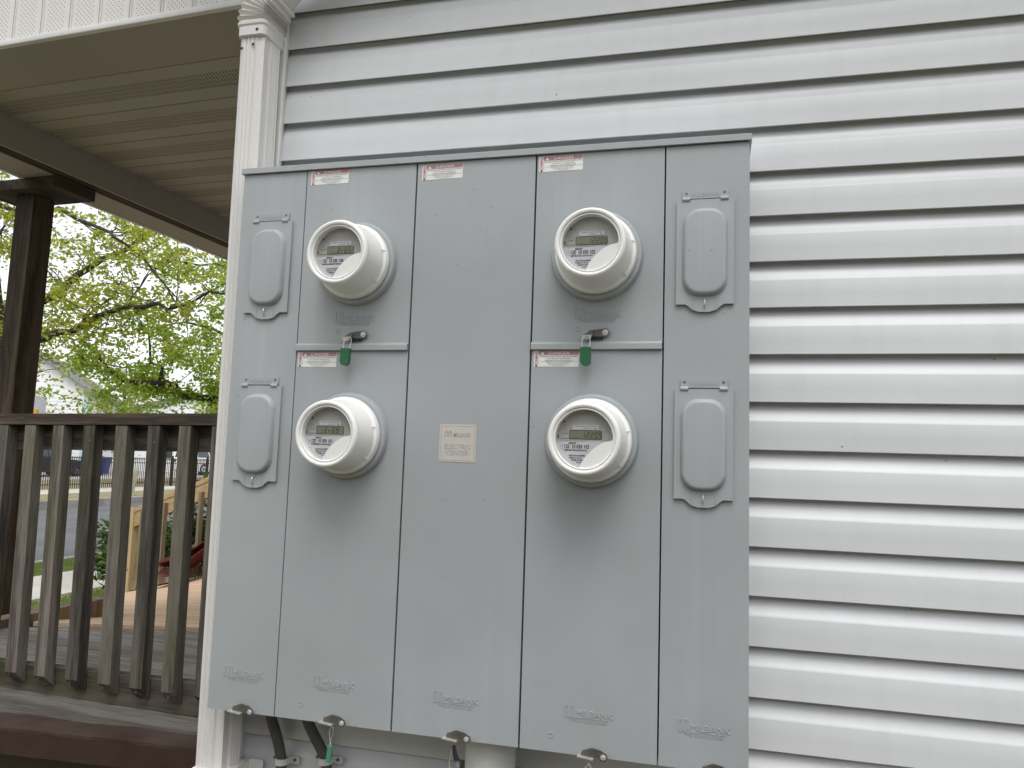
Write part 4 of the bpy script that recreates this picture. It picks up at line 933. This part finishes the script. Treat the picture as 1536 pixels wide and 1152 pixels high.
# ------------------------------------------------------------------ across the street: fence, cars, bin, houses
FX = -22.3
fe = thing('iron_fence', 'black iron picket fence along the far sidewalk', 'fence', (FX, 16, .06))
pk = box(-.010, .010, -.010, .010, .05, 1.20).mesh('picket', 'black')
for k in range(212): link('picket', pk, fe, (0, k * .10, 0))
po = M().box(-.035, .035, -.035, .035, 0, 1.26).hexa([(-.045, -.045, 1.26), (.045, -.045, 1.26), (.045, .045, 1.26), (-.045, .045, 1.26)], [(-.01, -.01, 1.31), (.01, -.01, 1.31), (.01, .01, 1.31), (-.01, .01, 1.31)]).mesh('fence_post', 'black')
for k in range(9): link('fence_post', po, fe, (0, 1.4 + 2.4 * k, 0))
for z in (1.13, .97, .17): obj('rail', box(-.0085, .0085, -.1, 21.3, z, z + .03), 'black', fe)

wheel_tyre = M()
def wheel_me(r):
    m = M().lathe([(r * .62, -.11), (r * .9, -.11), (r, -.08), (r, .08), (r * .9, .11), (r * .62, .11)], 28); return m.mesh('tyre', 'tyre')
def rim_me(r):
    m = M().lathe([(r * .64, .06), (r * .60, .10), (r * .50, .085), (.001, .06)], 20)
    for k in range(5):
        a = k * 2 * math.pi / 5; c, s = math.cos(a), math.sin(a)
        m.hexa([(-.03 * s, -.10, .03 * c), (.03 * s, -.10, -.03 * c), (r * .6 * c + .02 * s, -.10, r * .6 * s - .02 * c), (r * .6 * c - .02 * s, -.10, r * .6 * s + .02 * c)], [(-.03 * s, -.12, .03 * c), (.03 * s, -.12, -.03 * c), (r * .6 * c + .02 * s, -.11, r * .6 * s - .02 * c), (r * .6 * c - .02 * s, -.11, r * .6 * s + .02 * c)])
    return m.mesh('rim', 'rim')
def car(label, paint, loc, suv=False, rot=math.pi / 2):
    """front towards local +x, seen from its right side (local -y)"""
    t = thing('parked_car', label, 'car', loc, (0, 0, rot), 'cars parked behind the fence')
    hw = .90 if not suv else .96; r = .33 if not suv else .39; up_ = 0 if not suv else .16
    L = 2.3
    low = [(-L, .35), (-L - .03, .62), (-L + .04, .92 + up_), (-1.2, .95 + up_), (.75, .94 + up_), (L - .25, .80 + up_ * 1.2), (L, .62 + up_), (L + .02, .38), (1.85, .24), (-1.85, .24)]
    m = M().prism(low, 'y', -hw, hw).bevel(.07, 3, 20)
    obj('body', m, paint, t)
    rz = 1.45 if not suv else 1.80
    if suv: bl, tl = [(-2.2, .8), (.95, .8)], [(-2.05, .62), (.25, .62)]
    else: bl, tl = [(-1.75, .8), (1.0, .8)], [(-1.0, .60), (.15, .60)]
    zb = .92 + up_
    lo = [(bl[0][0], -hw + .05, zb), (bl[1][0], -hw + .05, zb), (bl[1][0], hw - .05, zb), (bl[0][0], hw - .05, zb)]
    hi = [(tl[0][0], -hw + .22, rz), (tl[1][0], -hw + .22, rz), (tl[1][0], hw - .22, rz), (tl[0][0], hw - .22, rz)]
    obj('cabin', M().hexa(lo, hi).bevel(.06, 3, 20), paint, t)
    lo_, hi_ = [Vector(p) for p in lo], [Vector(p) for p in hi]
    def pane(i, j, a0, a1, b0, b1, nm, off):
        q = []
        for (s_, v) in ((a0, b0), (a1, b0), (a1, b1), (a0, b1)):
            q.append(lo_[i].lerp(lo_[j], s_).lerp(hi_[i].lerp(hi_[j], s_), v))
        nrm = (q[1] - q[0]).cross(q[3] - q[0]).normalized()
        obj(nm, M().hexa([p - nrm * .02 for p in q], [p + nrm * off for p in q]), 'winglass', t)
    for (i, j) in ((0, 1), (2, 3)):
        pane(i, j, .06, .47, .12, .86, 'side_window', .012); pane(i, j, .51, .93, .12, .86, 'side_window', .012)
    pane(1, 2, .08, .92, .1, .9, 'windscreen', .012); pane(3, 0, .08, .92, .1, .9, 'rear_window', .012)
    tm, rm = wheel_me(r), rim_me(r)
    for x in (1.42, -1.42):
        for s in (-1, 1):
            w = link('wheel', tm, t, (x, s * (hw - .10), r), (0, 0, 0 if s < 0 else math.pi)); link('rim', rm, w)
    for s in (-1, 1):
        obj('headlight', box(L - .16, L - .0, s * .62 - .16, s * .62 + .16, .62 + up_, .74 + up_, .03), 'lamp', t)
        obj('tail_light', box(-L - .03, -L + .10, s * .68 - .13, s * .68 + .13, .70 + up_, .84 + up_, .03), 'redpl', t)
    return t
car('dark navy car parked behind the iron fence on the left', 'carblue', (-33.9, 31.75, .03))
car('white suv parked behind the fence at the right end', 'carwhite', (-33.6, 44.9, .03), True)
bn = thing('recycling_bin', 'blue wheeled recycling bin standing behind the iron fence', 'bin', (-34.0, 36.1, .03), (0, 0, .2))
obj('body', M().hexa([(-.22, -.24, .08), (.22, -.24, .08), (.22, .24, .08), (-.22, .24, .08)], [(-.29, -.32, .95), (.29, -.32, .95), (.29, .32, .95), (-.29, .32, .95)]).bevel(.03), 'bin', bn)
obj('lid', M().hexa([(-.32, -.35, .952), (.32, -.35, .952), (.32, .35, .952), (-.32, .35, .952)], [(-.28, -.31, 1.03), (.30, -.31, 1.06), (.30, .31, 1.06), (-.28, .31, 1.03)]).bevel(.02), 'bin', bn)
for s in (-1, 1): obj('wheel', M().lathe([(.03, -.03), (.11, -.03), (.11, .03), (.03, .03)], 16), 'tyre', bn, (-.22, s * .22, .11), (0, 0, math.pi / 2 * 0))
pd = thing('utility_pedestal', 'pale olive utility pedestal with slanted top on the far verge', 'pedestal', (-18.0, 19.5, .09), (.04, .1, 1.1))
obj('body', M().loft([[(x * s, y * s, z) for x, y in rrect(.24, .20, .04)] for z, s in ((0, 1.0), (.70, .95), (.84, .86), (.90, .6))]), 'pedestal', pd)
obj('base_collar', M().loft([[(x * s, y * s, z) for x, y in rrect(.27, .23, .04)] for z, s in ((-.02, 1.0), (.10, 1.0), (.11, .92))]), 'pedestal', pd)
tag(obj('marker_post', M().tube([(0, 0, -.1), (0, 0, .9), (0, 0, .95)], [.05, .05, .03], 12), 'pedestal', None, (-17.75, 15.75, .09)), 'thin pale marker post at the far kerb by the left end', 'post')
tag(obj('red_post', M().tube([(0, 0, 0), (0, 0, 1.9), (0, 0, 1.95)], [.12, .12, .08], 12).box(-.14, .14, -.14, .14, 0, .08), 'redpl', None, (-29.1, 37.4, .03)), 'dark red post standing between the fence and the white suv', 'post')
sg = thing('street_sign', 'grey back of a street sign with orange reflector beyond the post', 'sign', (-16.95, 14.75, .0), (0, 0, .85))
obj('pole', box(-.03, .03, -.02, .02, -.1, 2.85), 'signback', sg)
obj('plate', box(-.16, .16, -.026, -.021, 2.30, 2.85, .002), 'signback', sg)
obj('reflector', M().tube([(-.06, -.03, 2.34), (-.06, -.03, 2.52)], .05, 12), 'orange', sg)

def gable_house(label, loc, w, d, h, rise, rot, trim, wins):
    t = thing('white_house', label, 'house', loc, (0, 0, rot), 'white houses across the street')
    obj('wall', M().prism([(-w / 2, 0), (w / 2, 0), (w / 2, h), (0, h + rise), (-w / 2, h)], 'y', 0, d), 'housewhite', t)
    lap = M()
    for k in range(int(h / .2)): lap.box(-w / 2 + .12, w / 2 - .12, -.018, .001, k * .2 + .02, k * .2 + .175)
    obj('siding', lap, 'housewhite', t)
    o = .35
    for s in (-1, 1):
        a, b = (s * (w / 2 + o), h - o * rise / (w / 2)), (0, h + rise)
        obj('roof', M().prism([a, b, (b[0], b[1] + .14), (a[0] + s * .03, a[1] + .14)], 'y', -.35, d + .35), 'roofing', t)
        obj('corner_board', box(s * w / 2 - .10, s * w / 2 + .10, -.03, .10, 0, h), trim, t)
    for x, z, ww, hh in wins:
        f = obj('window', box(x - ww / 2 - .09, x + ww / 2 + .09, -.05, .0, z - .09, z + hh + .09), trim if trim == 'teal' else 'trim', t)
        obj('pane', box(x - ww / 2, x + ww / 2, -.06, -.049, z, z + hh), 'winglass', f)
    return t
gable_house('white sided house with grey gable roof and teal corner trim', (-36.2, 32.2, 0.03), 6.4, 9, 4.7, 2.2, .55, 'teal', [(-1.4, 1.2, .9, 1.3), (1.5, 1.2, .9, 1.3), (0, 4.6, .8, 1.0)])
gable_house('long white house behind the parked cars', (-37.0, 47.5, 0.03), 15, 9, 3.3, 2.4, .62, 'trim', [(-5, 1.0, 1.0, 1.2), (-1.5, 1.0, 1.0, 1.2), (2.5, 1.0, 1.4, 1.2), (5.5, .4, 1.0, 1.9)])
